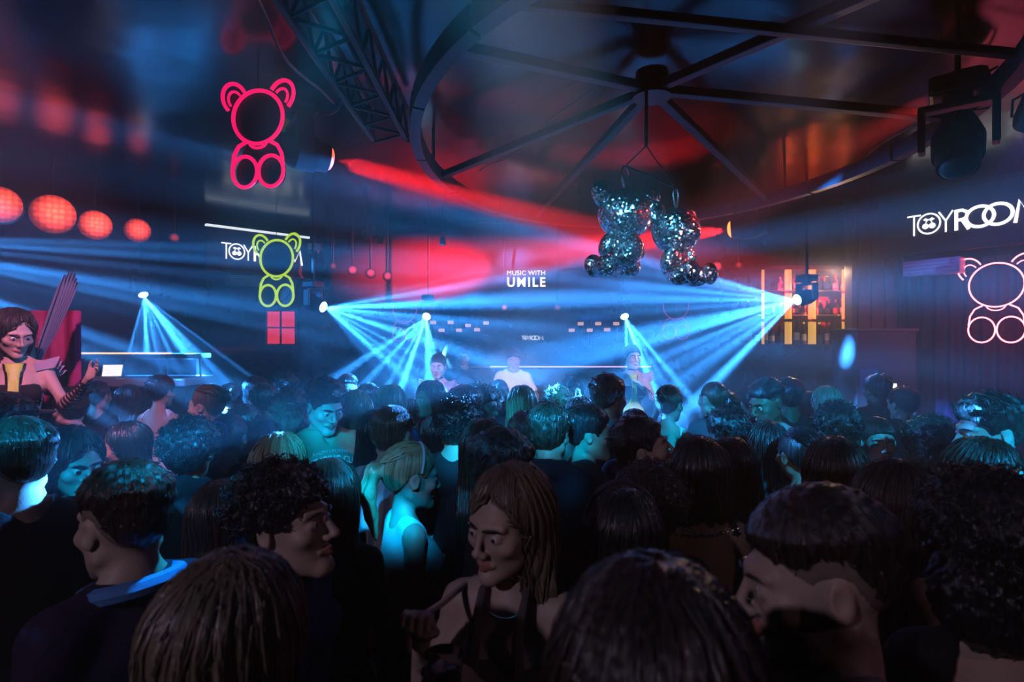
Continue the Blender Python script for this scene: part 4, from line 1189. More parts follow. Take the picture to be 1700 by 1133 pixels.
        if go.get('low', 'trousers') == 'trousers':
            t = smin(smax(T, Z - 1.02, .02), L, .03) - .011
            t = smax(smax(t, Z - 1.0, .01), .075 - Z, .01)
            out['trousers'] = thin_out(*surface_nets(t, g.x, g.y, g.z), 9, .04)
        elif go['low'] == 'skirt':
            t = smin(smax(T, Z - 1.02, .02), d_ell(X, Y, Z, (0, .015, .75), (.19, .15, .30)), .05) - .011
            t = smax(smax(t, Z - 1.0, .01), .52 - Z, .01)
            out['skirt'] = thin_out(*surface_nets(t, g.x, g.y, g.z), 9, .04)
    st = P['hair']
    if st != 'none':
        hf = P.get('hairfine', fine)
        ln = P['ln']
        long_ = st in ('long', 'bob', 'wavy')
        zlo = -(ln + .05) if long_ else (-.26 if st == 'pony' else (-.20 if st == 'frizz' else -.11))
        yhi = .21 if st == 'pony' else (.185 if st in ('bun', 'afro', 'frizz') else .165)
        xw = .150 if st in ('afro', 'frizz') or long_ else .125
        ylo = -.155 if st in ('quiff', 'afro') else -.135
        ax_, ay_, az_ = axis([(-xw, xw, hf)]), axis([(ylo, yhi, hf)]), axis([(zlo, -.08, hf * 1.5), (-.08, .185, hf)] if zlo < -.15 else [(zlo, .185, hf)])
        lx, ly, lz = ax_[:, None, None], ay_[None, :, None], az_[None, None, :]
        lx, ly, lz = np.broadcast_arrays(lx, ly, lz)
        ph = rng.uniform(0, 9)
        Dh = hair_sdf(st, lx, ly, lz, ph, ln, P.get('near')).astype(np.float32)
        v, q = surface_nets(Dh, ax_, ay_, az_)
        u = np.arctan2(v[:, 0], v[:, 1] - .012)
        strand = np.stack((np.cos(u), np.sin(u), v[:, 2] * 1.0), 1)
        hv, hq, hsv = hair_locks(st, ph, ln, P.get('near'), P['seed'], P['thick'], P['many'])
        if len(hq):
            q = np.concatenate((q, hq + len(v))); v = np.concatenate((v, hv)); strand = np.concatenate((strand, hsv))
        if long_ or st == 'pony':     # the fall of hair stays upright below the nape while the head turns over it
            wgt = np.clip((-.03 - v[:, 2]) / .16, 0, 1)[:, None]
        else:
            wgt = np.zeros((len(v), 1))
        Rup = rot3(P['hyaw'] * .75, 0, 0)
        full = (v * hs) @ R.T; up = (v * hs) @ Rup.T + (R @ np.array((0, 0, -.03)) - np.array((0, 0, -.03)))
        w = full * (1 - wgt) + up * wgt + hc
        if long_:                       # falls outside the back rather than through it
            zz = w[:, 2]; back = np.interp(zz, [1.0, 1.25, 1.40, 1.48, 1.56], [.03, .055, .04, .0, .0])
            w[:, 1] += back * np.clip((v[:, 1] + .02) / .08, 0, 1)
        out['hair'] = (w, q, strand)
    out['frame'] = (hc, R, hs)
    return out
# ------------------------------------------------------------------ the people
SKIN = {'fair': (.60, .41, .33), 'tan': (.44, .27, .19), 'brown': (.24, .13, .085), 'dark': (.10, .056, .038)}
HAIR = {'blk': ((.010, .009, .010), (.028, .026, .03)), 'dbr': ((.022, .013, .010), (.06, .038, .028)), 'br': ((.055, .036, .025), (.14, .098, .07)),
        'lbr': ((.13, .09, .06), (.30, .23, .165)), 'bld': ((.30, .20, .10), (.62, .47, .28)), 'red': ((.05, .014, .010), (.12, .04, .03))}
def cloth_mat(spec):
    """spec: (name, colour) or (name, colour, stripe colour, stripes per metre)"""
    if spec[0] in MATS:
        return MATS[spec[0]]
    if len(spec) == 2:
        return plain(spec[0], spec[1], .82, 0, .25, .25, 90, .12)
    m, nt, b = new_mat(spec[0])
    tc = nt.nodes.new('ShaderNodeTexCoord'); wv = nt.nodes.new('ShaderNodeTexWave'); wv.bands_direction = 'X'; wv.inputs['Scale'].default_value = spec[3] / 3.14; wv.inputs['Distortion'].default_value = .4
    nt.links.new(tc.outputs['Object'], wv.inputs['Vector'])
    mr = nt.nodes.new('ShaderNodeMapRange'); mr.inputs[1].default_value = .55; mr.inputs[2].default_value = .7
    nt.links.new(wv.outputs['Fac'], mr.inputs[0])
    mx = nt.nodes.new('ShaderNodeMix'); mx.data_type = 'RGBA'; mx.inputs[6].default_value = (*spec[1], 1); mx.inputs[7].default_value = (*spec[2], 1)
    nt.links.new(mr.outputs[0], mx.inputs[0]); nt.links.new(mx.outputs[2], b.inputs['Base Color']); b.inputs['Roughness'].default_value = .85
    MATS[spec[0]] = m
    return m
M_shoe = plain('black leather', (.015, .015, .016), .4)
M_jean = [plain('black denim', (.012, .013, .017), .85, 0, .2, .2, 120), plain('dark blue denim', (.02, .03, .06), .85, 0, .2, .2, 120), plain('charcoal twill', (.03, .03, .033), .85, 0, .2, .2, 120)]
M_eye, nt, b = new_mat('eye')
tc = nt.nodes.new('ShaderNodeTexCoord'); sp_ = nt.nodes.new('ShaderNodeSeparateXYZ'); nt.links.new(tc.outputs['Object'], sp_.inputs[0])
cr = nt.nodes.new('ShaderNodeValToRGB'); cr.color_ramp.interpolation = 'CONSTANT'
mr = nt.nodes.new('ShaderNodeMapRange'); mr.inputs[1].default_value = -.0128; mr.inputs[2].default_value = .0
nt.links.new(sp_.outputs[1], mr.inputs[0]); nt.links.new(mr.outputs[0], cr.inputs[0]); nt.links.new(cr.outputs[0], b.inputs['Base Color'])
cr.color_ramp.elements[0].color = (.004, .004, .004, 1); e_ = cr.color_ramp.elements.new(.03); e_.color = (.05, .03, .02, 1); cr.color_ramp.elements[-1].position = .14; cr.color_ramp.elements[-1].color = (.72, .70, .68, 1)
b.inputs['Roughness'].default_value = .08
eye_bm = MB().ball((0, 0, 0), .0126, 18); EYE_ME = bpy.data.meshes.new('eye'); eye_bm.bm.to_mesh(EYE_ME); eye_bm.bm.free(); EYE_ME.materials.append(M_eye)
EYE_ME.polygons.foreach_set('use_smooth', np.ones(len(EYE_ME.polygons), bool))
def lod(d):
    if d < 1.2: return .0046, .020
    if d < 1.7: return .0042, .019
    if d < 2.7: return .0070, .024
    if d < 4.0: return .0088, .028
    return .0112, .032
NP = [0]
def person(label, px, top, d, yaw, male, hair, hcol, skin, cloth, base=0.0, neck='crew', sleeve='short', hem=.88, hyaw=0, hpitch=0, hroll=0, armL='down', armR='down',
           handL='relax', handR='relax', twL=1.3, twR=1.3, smile=0.0, ln=.34, hat=None, name='shirt', eyes=None, low='trousers', fold=.004, off=.013, hscale=1.0, group=None, detail=None, tall=None):
    NP[0] += 1; seed = NP[0]
    P0 = at(px, top, d)
    h = (P0.z - base) if tall is None else tall
    s = h / 1.775
    hs = (1.075 if male else 1.03) * hscale / s
    fine, coarse = lod(detail or d)
    rng = random.Random(seed * 7)
    P = dict(male=1 if male else 0, hs=hs, seed=seed, fine=fine / s, coarse=coarse, hx=0, hfwd=0, hyaw=math.radians(hyaw), hpitch=math.radians(hpitch), hroll=math.radians(hroll),
             near=d < 1.3, thick=(.0016 if d < 1.2 else .0021 if d < 2 else .0029 if d < 3.2 else .0038), many=(330 if d < 1.2 else 260 if d < 2 else 170 if d < 3.2 else 90), armL=armL, armR=armR, handL=handL, handR=handR, twL=twL, twR=twR, smile=smile, hair=hair, ln=ln,
             garment=dict(sleeve=sleeve, neck=neck, hem=hem, low=low, fold=fold, off=off, name=name))
    r = build_person(P)
    hc, R, hs = r.pop('frame')
    ya = math.radians(yaw)
    topz = (hc[2] + .120 * hs) * s
    scale_z = h / topz                                # crown at the photographed height
    S = np.array((s, s, s * scale_z))
    off_w = Matrix.Rotation(ya, 3, 'Z') @ Vector((hc[0] * s, hc[1] * s, 0))
    loc = Vector((P0.x - off_w.x, d - off_w.y, base))
    v, q = r.pop('body')
    me = np_mesh('person', v * S, q)
    me.materials.append(skin_mat('skin ' + skin, SKIN[skin])); me.materials.append(M_shoe); lipc = tuple(c * k for c, k in zip(SKIN[skin], (.85, .5, .5))); me.materials.append(plain('lips ' + skin, lipc, .35))
    nP = len(me.polygons); cen = np.zeros(nP * 3, np.float32); me.polygons.foreach_get('center', cen); cen = cen.reshape(-1, 3) / S
    idx = np.zeros(nP, np.int32); idx[cen[:, 2] < .085] = 1
    lc = ((cen - hc) @ R) / hs
    lip = (np.abs(lc[:, 0]) < .027) & (lc[:, 1] < -.086) & (lc[:, 2] > -.081 + .3 * np.abs(lc[:, 0])) & (lc[:, 2] < -.0535 - .2 * np.abs(lc[:, 0]))
    idx[lip] = 2
    me.polygons.foreach_set('material_index', idx)
    o = link('person', me, None, loc, (0, 0, ya)); tag(o, label, 'person', group)
    made = {'root': o, 'S': S, 'hc': hc, 'R': R, 'hs': hs, 's': s}
    for nm, dat in r.items():
        v, q = dat[0], dat[1]
        if len(q) == 0:
            continue
        m2 = np_mesh(nm, v * S, q)
        if nm == 'hair':
            a = m2.attributes.new('strand', 'FLOAT_VECTOR', 'POINT'); a.data.foreach_set('vector', (dat[2] + np.array((0, 0, seed * .37))).astype(np.float32).ravel())
            m2.materials.append(hair_mat('hair ' + hcol, *HAIR[hcol]))
        elif nm in ('trousers', 'skirt'):
            m2.materials.append(M_jean[seed % 3])
        else:
            m2.materials.append(cloth_mat(cloth))
        made[nm] = link(nm, m2, o)
    if hair == 'fade':                                # clipped sides below the longer top
        ax_, ay_, az_ = axis([(-.10, .10, fine * 1.3)]), axis([(-.10, .14, fine * 1.3)]), axis([(-.11, .14, fine * 1.3)])
        X, Y, Z = np.broadcast_arrays(ax_[:, None, None], ay_[None, :, None], az_[None, None, :])
        v, q = surface_nets(hair_cap(X, Y, Z, .0022).astype(np.float32), ax_, ay_, az_)
        v = (v * hs) @ R.T + hc; m3 = np_mesh('clipped_hair', v * S, q)
        m3.materials.append(plain('clipped hair ' + skin + hcol, tuple(.42 * a + .58 * b for a, b in zip(SKIN[skin], HAIR[hcol][0])), .7, 0, .3, .3, 500, .2)); link('clipped_hair', m3, o)
    def hp(p):                                        # head-frame point -> person frame
        return Vector((R @ (np.array(p, np.float32) * hs) + hc) * S)
    made['hp'] = hp
    Rm = Matrix([[float(R[i, j]) for j in range(3)] for i in range(3)])
    tot = abs((yaw + hyaw + 180) % 360 - 180)
    if eyes is None:
        eyes = tot < 115 and d < 3.7
    if eyes:
        for sx in (-1, 1):
            e = link('eye', EYE_ME, o, hp((sx * .0325, -.0784, -.0008)), Rm.to_euler()); e.scale = (hs * s,) * 3
            mb = MB(); mb.tube([hp((sx * .011, -.1005, .0195)), hp((sx * .026, -.0985, .0245)), hp((sx * .041, -.0895, .0235)), hp((sx * .049, -.080, .0175))], [.0022 * s * hs, .0036 * s * hs, .003 * s * hs, .0012 * s * hs], 6)
            mb.build('eyebrow', hair_mat('hair ' + ('dbr' if hcol in ('bld', 'lbr') else hcol), *HAIR['dbr' if hcol in ('bld', 'lbr') else hcol]), o, smooth=True)
    if hat:
        ax_, ay_, az_ = axis([(-.14, .14, .006)]), axis([(-.21, .16, .006)]), axis([(-.02, .19, .006)])
        X, Y, Z = np.broadcast_arrays(ax_[:, None, None], ay_[None, :, None], az_[None, None, :])
        D = np.maximum(d_ell(X, Y, Z, (0, .018, .035), (.0755, .097, .095)) - .020, (.045 - .25 * Y * (Y > 0)) - Z)
        D = smin(D, d_ell(X, Y, Z, (0, -.105, .052), (.075, .075, .010)), .012)
        if hat == 'flat':
            D = smin(D, d_ell(X, Y, Z, (0, -.01, .115), (.125, .14, .030)), .02)
        v, q = surface_nets(D.astype(np.float32), ax_, ay_, az_)
        v = (v * hs) @ R.T + hc
        m3 = np_mesh('cap', v * S, q); m3.materials.append(plain('black cotton cap', (.012, .012, .014), .9)); link('cap', m3, o)
    return made
def extra(made, name, mb, mat, smooth=True):
    return mb.build(name, mat, made['root'], smooth=smooth)
def hoop(made, sides=(-1, 1), mat=None):
    """round earrings"""
    for sx in sides:
        p = made['hp']((sx * .083, .012, -.052))
        extra(made, 'earring', MB().tube([(p.x, p.y + .012 * math.cos(a), p.z + .012 * math.sin(a)) for a in [i * math.pi / 6 for i in range(12)]], .0018, 5, True), mat or M_steel)
def chain(made, z=1.44, mat=None, r=.0016):
    S = made['S']; pts = []
    for i in range(15):
        a = math.radians(-70 + 140 * i / 14)
        pts.append((math.sin(a) * .072 * S[0], (-math.cos(a) * .080 + .012) * S[1], (z + .055 * (1 - math.cos(a))) * S[2]))
    extra(made, 'necklace', MB().tube(pts, r, 5), mat or M_steel)
BLACK = ('black jersey', (.012, .012, .014)); NAVY = ('navy cotton', (.015, .02, .045)); CHAR = ('charcoal cotton', (.035, .035, .04)); WHITE = ('white cotton', (.72, .72, .74))
GREYB = ('grey blue linen', (.30, .36, .45)); BLUE_J = ('blue jacket cloth', (.06, .13, .34)); PLUM = ('plum jersey', (.06, .015, .05)); SILVER = ('silver lame', (.40, .38, .44))
PALE = ('pale blue cotton', (.50, .56, .62)); GREEN = ('green sweatshirt', (.03, .30, .20)); OLIVE = ('olive cotton', (.05, .05, .03)); SKYC = ('blue polo cotton', (.10, .26, .62))
STR1 = ('blue white striped shirt', (.10, .13, .22), (.55, .60, .68), 62); STR2 = ('pale striped shirt', (.40, .46, .52), (.16, .20, .28), 14); FLUFF = ('fluffy dark knit', (.02, .022, .03)); RUST = ('rust top', (.12, .03, .02))
# --- left side
person('person in a flat black cap and dark shirt, turned away at the left', 115, 650, 3.9, -120, 1, 'short', 'blk', 'fair', NAVY, hat='flat')
person('person in a dark top facing left before the white bar counter', 118, 629, 5.2, -95, 1, 'short', 'dbr', 'tan', CHAR)
person('person facing the camera far left, just right of the left dancer', 87, 617, 5.58, -10, 0, 'bob', 'dbr', 'fair', NAVY)
person('person in black seen from behind below the laptop', 164, 635, 4.9, 180, 0, 'bun', 'blk', 'tan', BLACK, neck='low')
person('person in a white top seen from behind below the right end of the white bar', 268, 627, 4.6, 175, 0, 'short', 'blk', 'tan', WHITE, neck='openback', sleeve='none')
m = person('person in a striped shirt facing left under the blue beams', 342, 642, 3.61, -95, 0, 'bun', 'lbr', 'fair', STR1, neck='collar', sleeve='long')
hoop(m, mat=MATS['bright steel'])
m = person('person in a dark strapped top facing left, in front of the striped shirt', 205, 705, 3.1, -62, 0, 'bob', 'blk', 'tan', BLACK, neck='low', sleeve='none', hpitch=5, ln=.13); chain(m)
person('person in black looking right near the left edge', 125, 716, 2.21, 62, 0, 'long', 'blk', 'fair', BLACK, hpitch=12, ln=.40)
person('person in a dark shirt cut by the left edge, ear to the camera', 24, 702, 1.75, -112, 1, 'fade', 'dbr', 'fair', BLACK)
person('person in a dark cap at the left edge below the podium dancer', 16, 662, 2.45, 175, 1, 'short', 'blk', 'brown', BLACK, hat='cap')
person('person in a fluffy dark knit seen from behind, left of the blue jacket', 318, 708, 2.57, 185, 0, 'afro', 'blk', 'tan', FLUFF, sleeve='long', fold=.012, off=.03, neck='hood')
m = person('person with a violet scrunchie seen from behind, right of the striped shirt', 383, 690, 3.03, 180, 0, 'bun', 'blk', 'tan', BLACK)
extra(m, 'scrunchie', MB().tube([m['hp']((.036 * math.cos(a), .122, .062 + .036 * math.sin(a))) for a in [i * math.pi / 8 for i in range(16)]], .011, 8, True), plain('violet satin', (.35, .08, .4), .4))
person('person in black seen from behind left of the blue jacket', 405, 678, 3.3, 195, 1, 'short', 'blk', 'tan', BLACK, sleeve='long')
m = person('person in a dark sweater with a bright blue collar, profile left in the left foreground', 205, 778, 1.35, -116, 1, 'fade', 'dbr', 'fair', ('plum navy sweater', (.03, .016, .05)), neck='collar', sleeve='long', hpitch=4)
for sx in (0,):
    S = m['S']; ring = []
    for i in range(24):
        a = 2 * math.pi * i / 24
        ring.append((math.cos(a) * .098 * S[0], (math.sin(a) * .094 + .020) * S[1], (1.487 + .020 * math.sin(a)) * S[2]))
    extra(m, 'collar', MB().tube(ring, .021, 8, True), cloth_mat(SKYC))
person('person in a rust top mostly hidden behind the open blue shirt', 372, 803, 1.95, 180, 0, 'bob', 'red', 'tan', RUST, ln=.16)
person('person in a dark top seen from behind at the bottom left', 392, 927, 0.8, 172, 0, 'long', 'lbr', 'fair', BLACK, ln=.46, hroll=-4)
person('person in an open blue shirt facing right with lifted chin, left foreground', 478, 786, 1.44, 82, 1, 'curly', 'blk', 'fair', ('dark blue open shirt', (.03, .05, .20)), neck='collar', sleeve='long', hpitch=-8)
# woman in the centre foreground
m = person('person in a halter top holding a bag strap, centre foreground', 843, 783, 1.32, -18, 0, 'long', 'lbr', 'fair', ('brown grey halter satin', (.12, .10, .10)), neck='tube', sleeve='none', hyaw=-22, hpitch=7, hroll=3, ln=.33, hscale=.95,
           armR=((.240, -.06, 1.20), (.168, -.19, 1.415)), handR='fist', armL=((.225, -.12, 1.20), (.035, -.26, 1.36)), handL='hold', twR=.3)
S = m['S']; chain(m, 1.42)
for sx in (-1, 1):
    extra(m, 'halter_strap', MB().tube([(sx * .055 * S[0], -.118 * S[1], 1.325 * S[2]), (sx * .052 * S[0], -.108 * S[1], 1.40 * S[2]), (sx * .055 * S[0], -.050 * S[1], 1.470 * S[2]), (sx * .045 * S[0], .04 * S[1], 1.505 * S[2])], [.016, .013, .010, .008], 8), cloth_mat(('brown grey halter satin', (.12, .10, .10))))
extra(m, 'bag_strap', MB().tube([(-.115 * S[0], .06 * S[1], 1.45 * S[2]), (-.118 * S[0], -.035 * S[1], 1.462 * S[2]), (-.125 * S[0], -.12 * S[1], 1.462 * S[2]), (-.138 * S[0], -.262 * S[1], 1.475 * S[2]), (-.145 * S[0], -.262 * S[1], 1.32 * S[2]), (-.150 * S[0], -.20 * S[1], 1.10 * S[2]), (-.17 * S[0], -.13 * S[1], .96 * S[2])], .0075, 8), plain('pale pink strap', (.55, .38, .38), .5))
hoop(m, (1,))
person('person seen from behind in a dark top at the bottom, right of centre', 1080, 944, 0.578, 178, 0, 'wavy', 'dbr', 'fair', BLACK, ln=.40, hscale=1.05)
person('person in a pale grey shirt in profile facing left, large in the right foreground', 1353, 829, 0.946, -104, 1, 'fade', 'dbr', 'fair', ('pale lilac shirt', (.34, .31, .38)), sleeve='short', hpitch=10, hscale=1.02)
m = person('person in a black wide necked top seen from behind at the right edge', 1628, 806, 1.11, 178, 0, 'frizz', 'blk', 'fair', BLACK, neck='openback', sleeve='long')
person('person in a white shirt in profile facing left at the right edge', 1640, 664, 2.25, -98, 1, 'quiff', 'dbr', 'fair', WHITE, neck='collar', sleeve='long', hpitch=6)
person('person in dark clothes smiling towards the camera at the right edge', 1642, 737, 1.85, 22, 0, 'long', 'dbr', 'fair', BLACK, smile=.8, hpitch=10)
m = person('person with bare neck and earrings seen half from behind, right of centre', 1388, 730, 1.98, 152, 0, 'bob', 'dbr', 'fair', CHAR, neck='openback', sleeve='none', ln=.06, hpitch=-6); hoop(m)
m = person('person with a thin necklace in profile facing right, holding a glass', 1497, 774, 1.63, 92, 0, 'long', 'dbr', 'fair', BLACK, neck='low', sleeve='none', hpitch=6, armL='drink', handL='hold', armR='drink', handR='hold'); chain(m)
person('person in navy seen from behind, right of the white shirt by the bar', 1386, 677, 2.98, 180, 1, 'curly', 'dbr', 'tan', NAVY)
person('person holding a hand to the mouth, facing the camera at the right', 1458, 697, 3.16, -14, 0, 'bun', 'dbr', 'fair', BLACK, armL='face', handL='relax', sleeve='long')
person('person in an open white shirt looking down to the left by the bar', 1272, 634, 3.45, -48, 1, 'fade', 'blk', 'brown', WHITE, neck='collar', sleeve='long', hpitch=16, hyaw=-18)
person('person in dark clothes directly behind the open white shirt', 1307, 632, 4.18, 178, 1, 'short', 'blk', 'brown', CHAR)
person('person in grey seen from behind before the back bar', 1370, 644, 4.41, 182, 0, 'bob', 'lbr', 'fair', CHAR, ln=.14)
person('person standing dark against the beige bar end', 1456, 626, 4.93, 178, 1, 'short', 'blk', 'brown', BLACK)
person('person standing dark just right of the beige bar end', 1498, 646, 4.58, 186, 1, 'short', 'blk', 'tan', NAVY)
person('person in black seen from behind, between the bare back and the bare neck', 1213, 731, 2.35, 184, 0, 'long', 'blk', 'tan', BLACK, ln=.36)
person('person in black seen from behind below the open white shirt', 1273, 703, 2.86, 175, 0, 'bob', 'blk', 'tan', BLACK, ln=.18)
person('person in an open-backed black top seen from behind, left of the navy back', 1325, 713, 2.59, 190, 0, 'bun', 'blk', 'tan', BLACK, neck='openback', sleeve='none')
person('person in a fuzzy dark top seen from behind, just below the glasses wearer', 1206, 684, 3.24, 180, 0, 'frizz', 'blk', 'tan', FLUFF)
person('person in dark blue seen from behind left of the right edge profile', 1540, 702, 2.71, 178, 0, 'frizz', 'br', 'tan', NAVY)
# --- centre right
person('person in a dark long-sleeved jacket seen from behind, right of the raised finger', 1183, 634, 4.06, 200, 1, 'buzz', 'br', 'fair', CHAR, sleeve='long')
m = person('person wearing glasses behind the dark jacket, facing the camera', 1208, 655, 4.4, 5, 1, 'short', 'dbr', 'fair', WHITE, eyes=True)
mb = MB()
for sx in (-1, 1):
    mb.tube([m['hp']((sx * .034 + .021 * math.cos(a), -.106, .0 + .016 * math.sin(a))) for a in [i * math.pi / 6 for i in range(12)]], .0022, 5, True)
extra(m, 'glasses_frame', mb, M_black)
person('person in a white top raising one finger before the right dancer', 1112, 642, 3.87, 140, 0, 'bun', 'dbr', 'tan', WHITE, armL=((.24, -.05, 1.36), (.145, -.13, 1.60)), handL='point', sleeve='none', neck='openback')
person('person in a grey blue shirt seen from behind left of the right dancer', 1012, 627, 3.45, 128, 1, 'short', 'br', 'tan', GREYB, neck='collar')
person('person in a dark collared jacket with chin lifted to the right', 1070, 698, 2.37, 78, 0, 'short', 'blk', 'fair', CHAR, neck='collar', sleeve='long', hpitch=-18)
m = person('person in plum with a flower clip seen from behind, below the right dancer', 1052, 682, 3.12, 180, 0, 'bun', 'dbr', 'tan', PLUM)
for k_ in range(5):
    a = k_ * 2 * math.pi / 5; p = m['hp']((.035 + .02 * math.cos(a), .105, .085 + .02 * math.sin(a)))
    extra(m, 'petal', MB().ball(p, .013, 8), plain('white petal', (.6, .55, .6), .6))
person('person in a dark jacket seen from behind, right of the centre', 913, 675, 2.64, 158, 1, 'short', 'dbr', 'tan', ('dark padded jacket', (.014, .018, .03)), neck='hood', sleeve='long')
person('person in dark clothes in profile facing right holding a red drink', 979, 679, 2.87, 92, 1, 'short', 'blk', 'tan', BLACK, sleeve='long', armR='chest', handR='hold')
person('person in a pale blue top seen from behind, directly below the performer', 866, 643, 3.9, 182, 0, 'long', 'bld', 'fair', PALE, ln=.46)
person('person in dark red seen from behind below the performer', 872, 690, 3.15, 180, 0, 'short', 'red', 'tan', RUST)
person('person in a pale blue top seen from behind, below the right of the desk', 925, 647, 4.27, 178, 1, 'curly', 'bld', 'fair', PALE)
person('person facing the camera beside the desk, right of the performer', 950, 628, 4.9, 8, 0, 'bob', 'dbr', 'fair', BLACK, eyes=True, ln=.18)
person('person in a dark headscarf facing the camera left of the performer', 829, 633, 4.78, 18, 0, 'bun', 'blk', 'brown', NAVY)
person('person in a pale blue top facing right, below the left of the performer', 802, 644, 4.11, 62, 1, 'curly', 'lbr', 'fair', PALE, hpitch=10)
person('person in charcoal seen from behind, left of the grey blue shirt', 962, 661, 4, 180, 0, 'long', 'lbr', 'fair', CHAR)
# --- centre left
m = person('person in a black strap top drinking from a glass below the silver dancer', 712, 635, 4.08, -46, 0, 'bob', 'blk', 'tan', BLACK, neck='low', sleeve='none', ln=.24, armR='face', handR='hold', eyes=True)
person('person in a pale jacket smiling to the left, right of the drinker', 767, 646, 3.59, -58, 1, 'short', 'dbr', 'fair', PALE, neck='collar', sleeve='long', smile=1, eyes=True)
gm = person('person in a green printed sweatshirt smiling down to the right', 540, 636, 3.07, 36, 1, 'quiff', 'blk', 'fair', GREEN, neck='collar', sleeve='long', hpitch=18, hyaw=8, smile=1, detail=2.4)
person('person in grey seen from behind left of the green sweatshirt', 487, 655, 3.7, 158, 0, 'frizz', 'br', 'fair', CHAR, sleeve='long')
person('person in charcoal seen from behind, just below the green sweatshirt', 470, 724, 2.29, 160, 0, 'long', 'bld', 'fair', CHAR, ln=.42)
person('person in black seen from behind, just right of the green sweatshirt', 591, 651, 3.47, 180, 0, 'long', 'bld', 'fair', BLACK, ln=.44)
person('person in plum seen from behind, below the beams left of the silver dancer', 650, 642, 3.8, 184, 0, 'long', 'lbr', 'fair', PLUM, ln=.38)
person('person in black seen from behind, left of the pale striped shirt', 628, 683, 2.97, 180, 0, 'long', 'blk', 'tan', BLACK, ln=.40)
person('person in a pale striped shirt with light collar seen from behind', 653, 680, 2.62, 164, 1, 'fade', 'br', 'fair', STR2, neck='crew')
m = person('person in a white tank top and headband facing right', 684, 739, 2.21, 118, 0, 'pony', 'bld', 'fair', WHITE, neck='low', sleeve='none', hpitch=6)
extra(m, 'headband', MB().tube([m['hp']((.090 * math.cos(a), -.02 + .075 * (1 - math.sin(a)) * .2, .030 + .098 * math.sin(a))) for a in [math.pi * i / 14 for i in range(15)]], .006, 6), plain('pale headband', (.5, .5, .55), .5))
person('person in black seen from behind, right of the open blue shirt', 548, 768, 1.87, 182, 0, 'bob', 'dbr', 'tan', BLACK, ln=.22)
person('person in a black t-shirt seen from behind, right of the pale striped shirt', 760, 670, 2.86, 172, 1, 'curly', 'blk', 'tan', BLACK)
person('person in charcoal seen from behind, between the pale striped shirt and the black t-shirt', 734, 690, 3.24, 180, 0, 'bob', 'dbr', 'tan', CHAR)
person('person in black seen from behind, left of the black t-shirt profile', 804, 701, 2.39, 184, 0, 'long', 'dbr', 'tan', BLACK)
person('person in a black t-shirt in profile facing right, just behind the halter top', 838, 724, 1.94, 88, 1, 'short', 'blk', 'fair', BLACK, hpitch=4)
person('person in navy seen from behind, right of the halter top', 1080, 783, 1.8, 180, 0, 'curly', 'dbr', 'tan', NAVY)
m = person('person in a pale t-shirt with a headband seen from behind', 1035, 818, 1.53, 180, 0, 'bob', 'blk', 'fair', PALE, ln=.15)
extra(m, 'headband', MB().tube([m['hp']((.0965 * math.cos(a), -.030, .030 + .112 * math.sin(a))) for a in [math.pi * i / 14 for i in range(15)]], .007, 6), plain('dark velvet band', (.05, .05, .08), .4))
m = person('person with a bare back and a beaded strap, right of the pale t-shirt', 1160, 731, 2.02, 178, 0, 'bob', 'blk', 'tan', BLACK, neck='openback', sleeve='none', ln=.12)
S = m['S']
for k_ in range(14):
    extra(m, 'bead', MB().ball(((-.10 + .2 * k_ / 13) * S[0], (.095 - .03 * math.sin(math.pi * k_ / 13) + .02) * S[1], (1.47 - .035 * math.sin(math.pi * k_ / 13)) * S[2]), .0055, 6), M_steel)
person('person in a blue jacket standing behind the grey top at the left', 440, 641, 4.38, 182, 1, 'short', 'dbr', 'tan', BLUE_J, sleeve='long')
person('person in a pale top facing the camera far behind the green sweatshirt', 577, 624, 5.34, 12, 1, 'fade', 'dbr', 'fair', PALE)
person('person in dark clothes far back below the red window', 425, 629, 4.99, 180, 1, 'short', 'blk', 'tan', NAVY)
person('person in dark clothes far back left of the green sweatshirt', 476, 623, 5.4, 175, 1, 'curly', 'blk', 'tan', CHAR)
person('person far back in a grey top, left of the headscarf', 795, 650, 4.46, 190, 0, 'frizz', 'dbr', 'fair', CHAR)
person('person far back before the dark back bar, right of the open white shirt', 1340, 652, 4.99, 180, 0, 'long', 'blk', 'tan', BLACK)
person('person far back before the back bar, left of the open white shirt', 1245, 646, 4.98, 182, 1, 'short', 'blk', 'tan', NAVY)
person('person far back in charcoal seen from behind, below the silver dancer', 690, 664, 4.49, 178, 0, 'long', 'br', 'fair', CHAR)
person('person far back in a blue jacket, right of the green sweatshirt', 612, 640, 5.08, 184, 1, 'short', 'dbr', 'fair', BLUE_J)
person('person far back in black, between the striped shirt and the blue jacket', 385, 641, 5.26, 178, 1, 'short', 'blk', 'tan', BLACK)
person('person far back in black in front of the middle of the white bar', 215, 641, 5.29, 182, 0, 'long', 'blk', 'tan', BLACK)
# print on the green sweatshirt, laid on the cloth
dg = bpy.context.evaluated_depsgraph_get()
sh = gm['shirt']; bvh = BVHTree.FromPolygons([v.co.copy() for v in sh.data.vertices], [tuple(p.vertices) for p in sh.data.polygons])
M_print = plain('white print', (.75, .78, .76), .7)
for line, size, zc, xs, bold in (('RALPH LAUREN', .022, 1.405, 1.15, .0), ('ECKERDING CLUB', .046, 1.365, .80, .0016)):
    me = text_mesh(line, size, bold, .0005, xs)
    for v in me.vertices:
        x, z = v.co.x, v.co.y
        zz = z + zc * gm['S'][2] - 1.6 * x * x
        hit = bvh.ray_cast(Vector((x, -1.0, zz)), Vector((0, 1, 0)))
        v.co = (x, (hit[0].y if hit[0] is not None else -.13) - .0035 - (.001 if v.co.z > 0 else 0), zz)
    me.materials.clear(); me.materials.append(M_print)
    link('lettering', me, gm['root'])
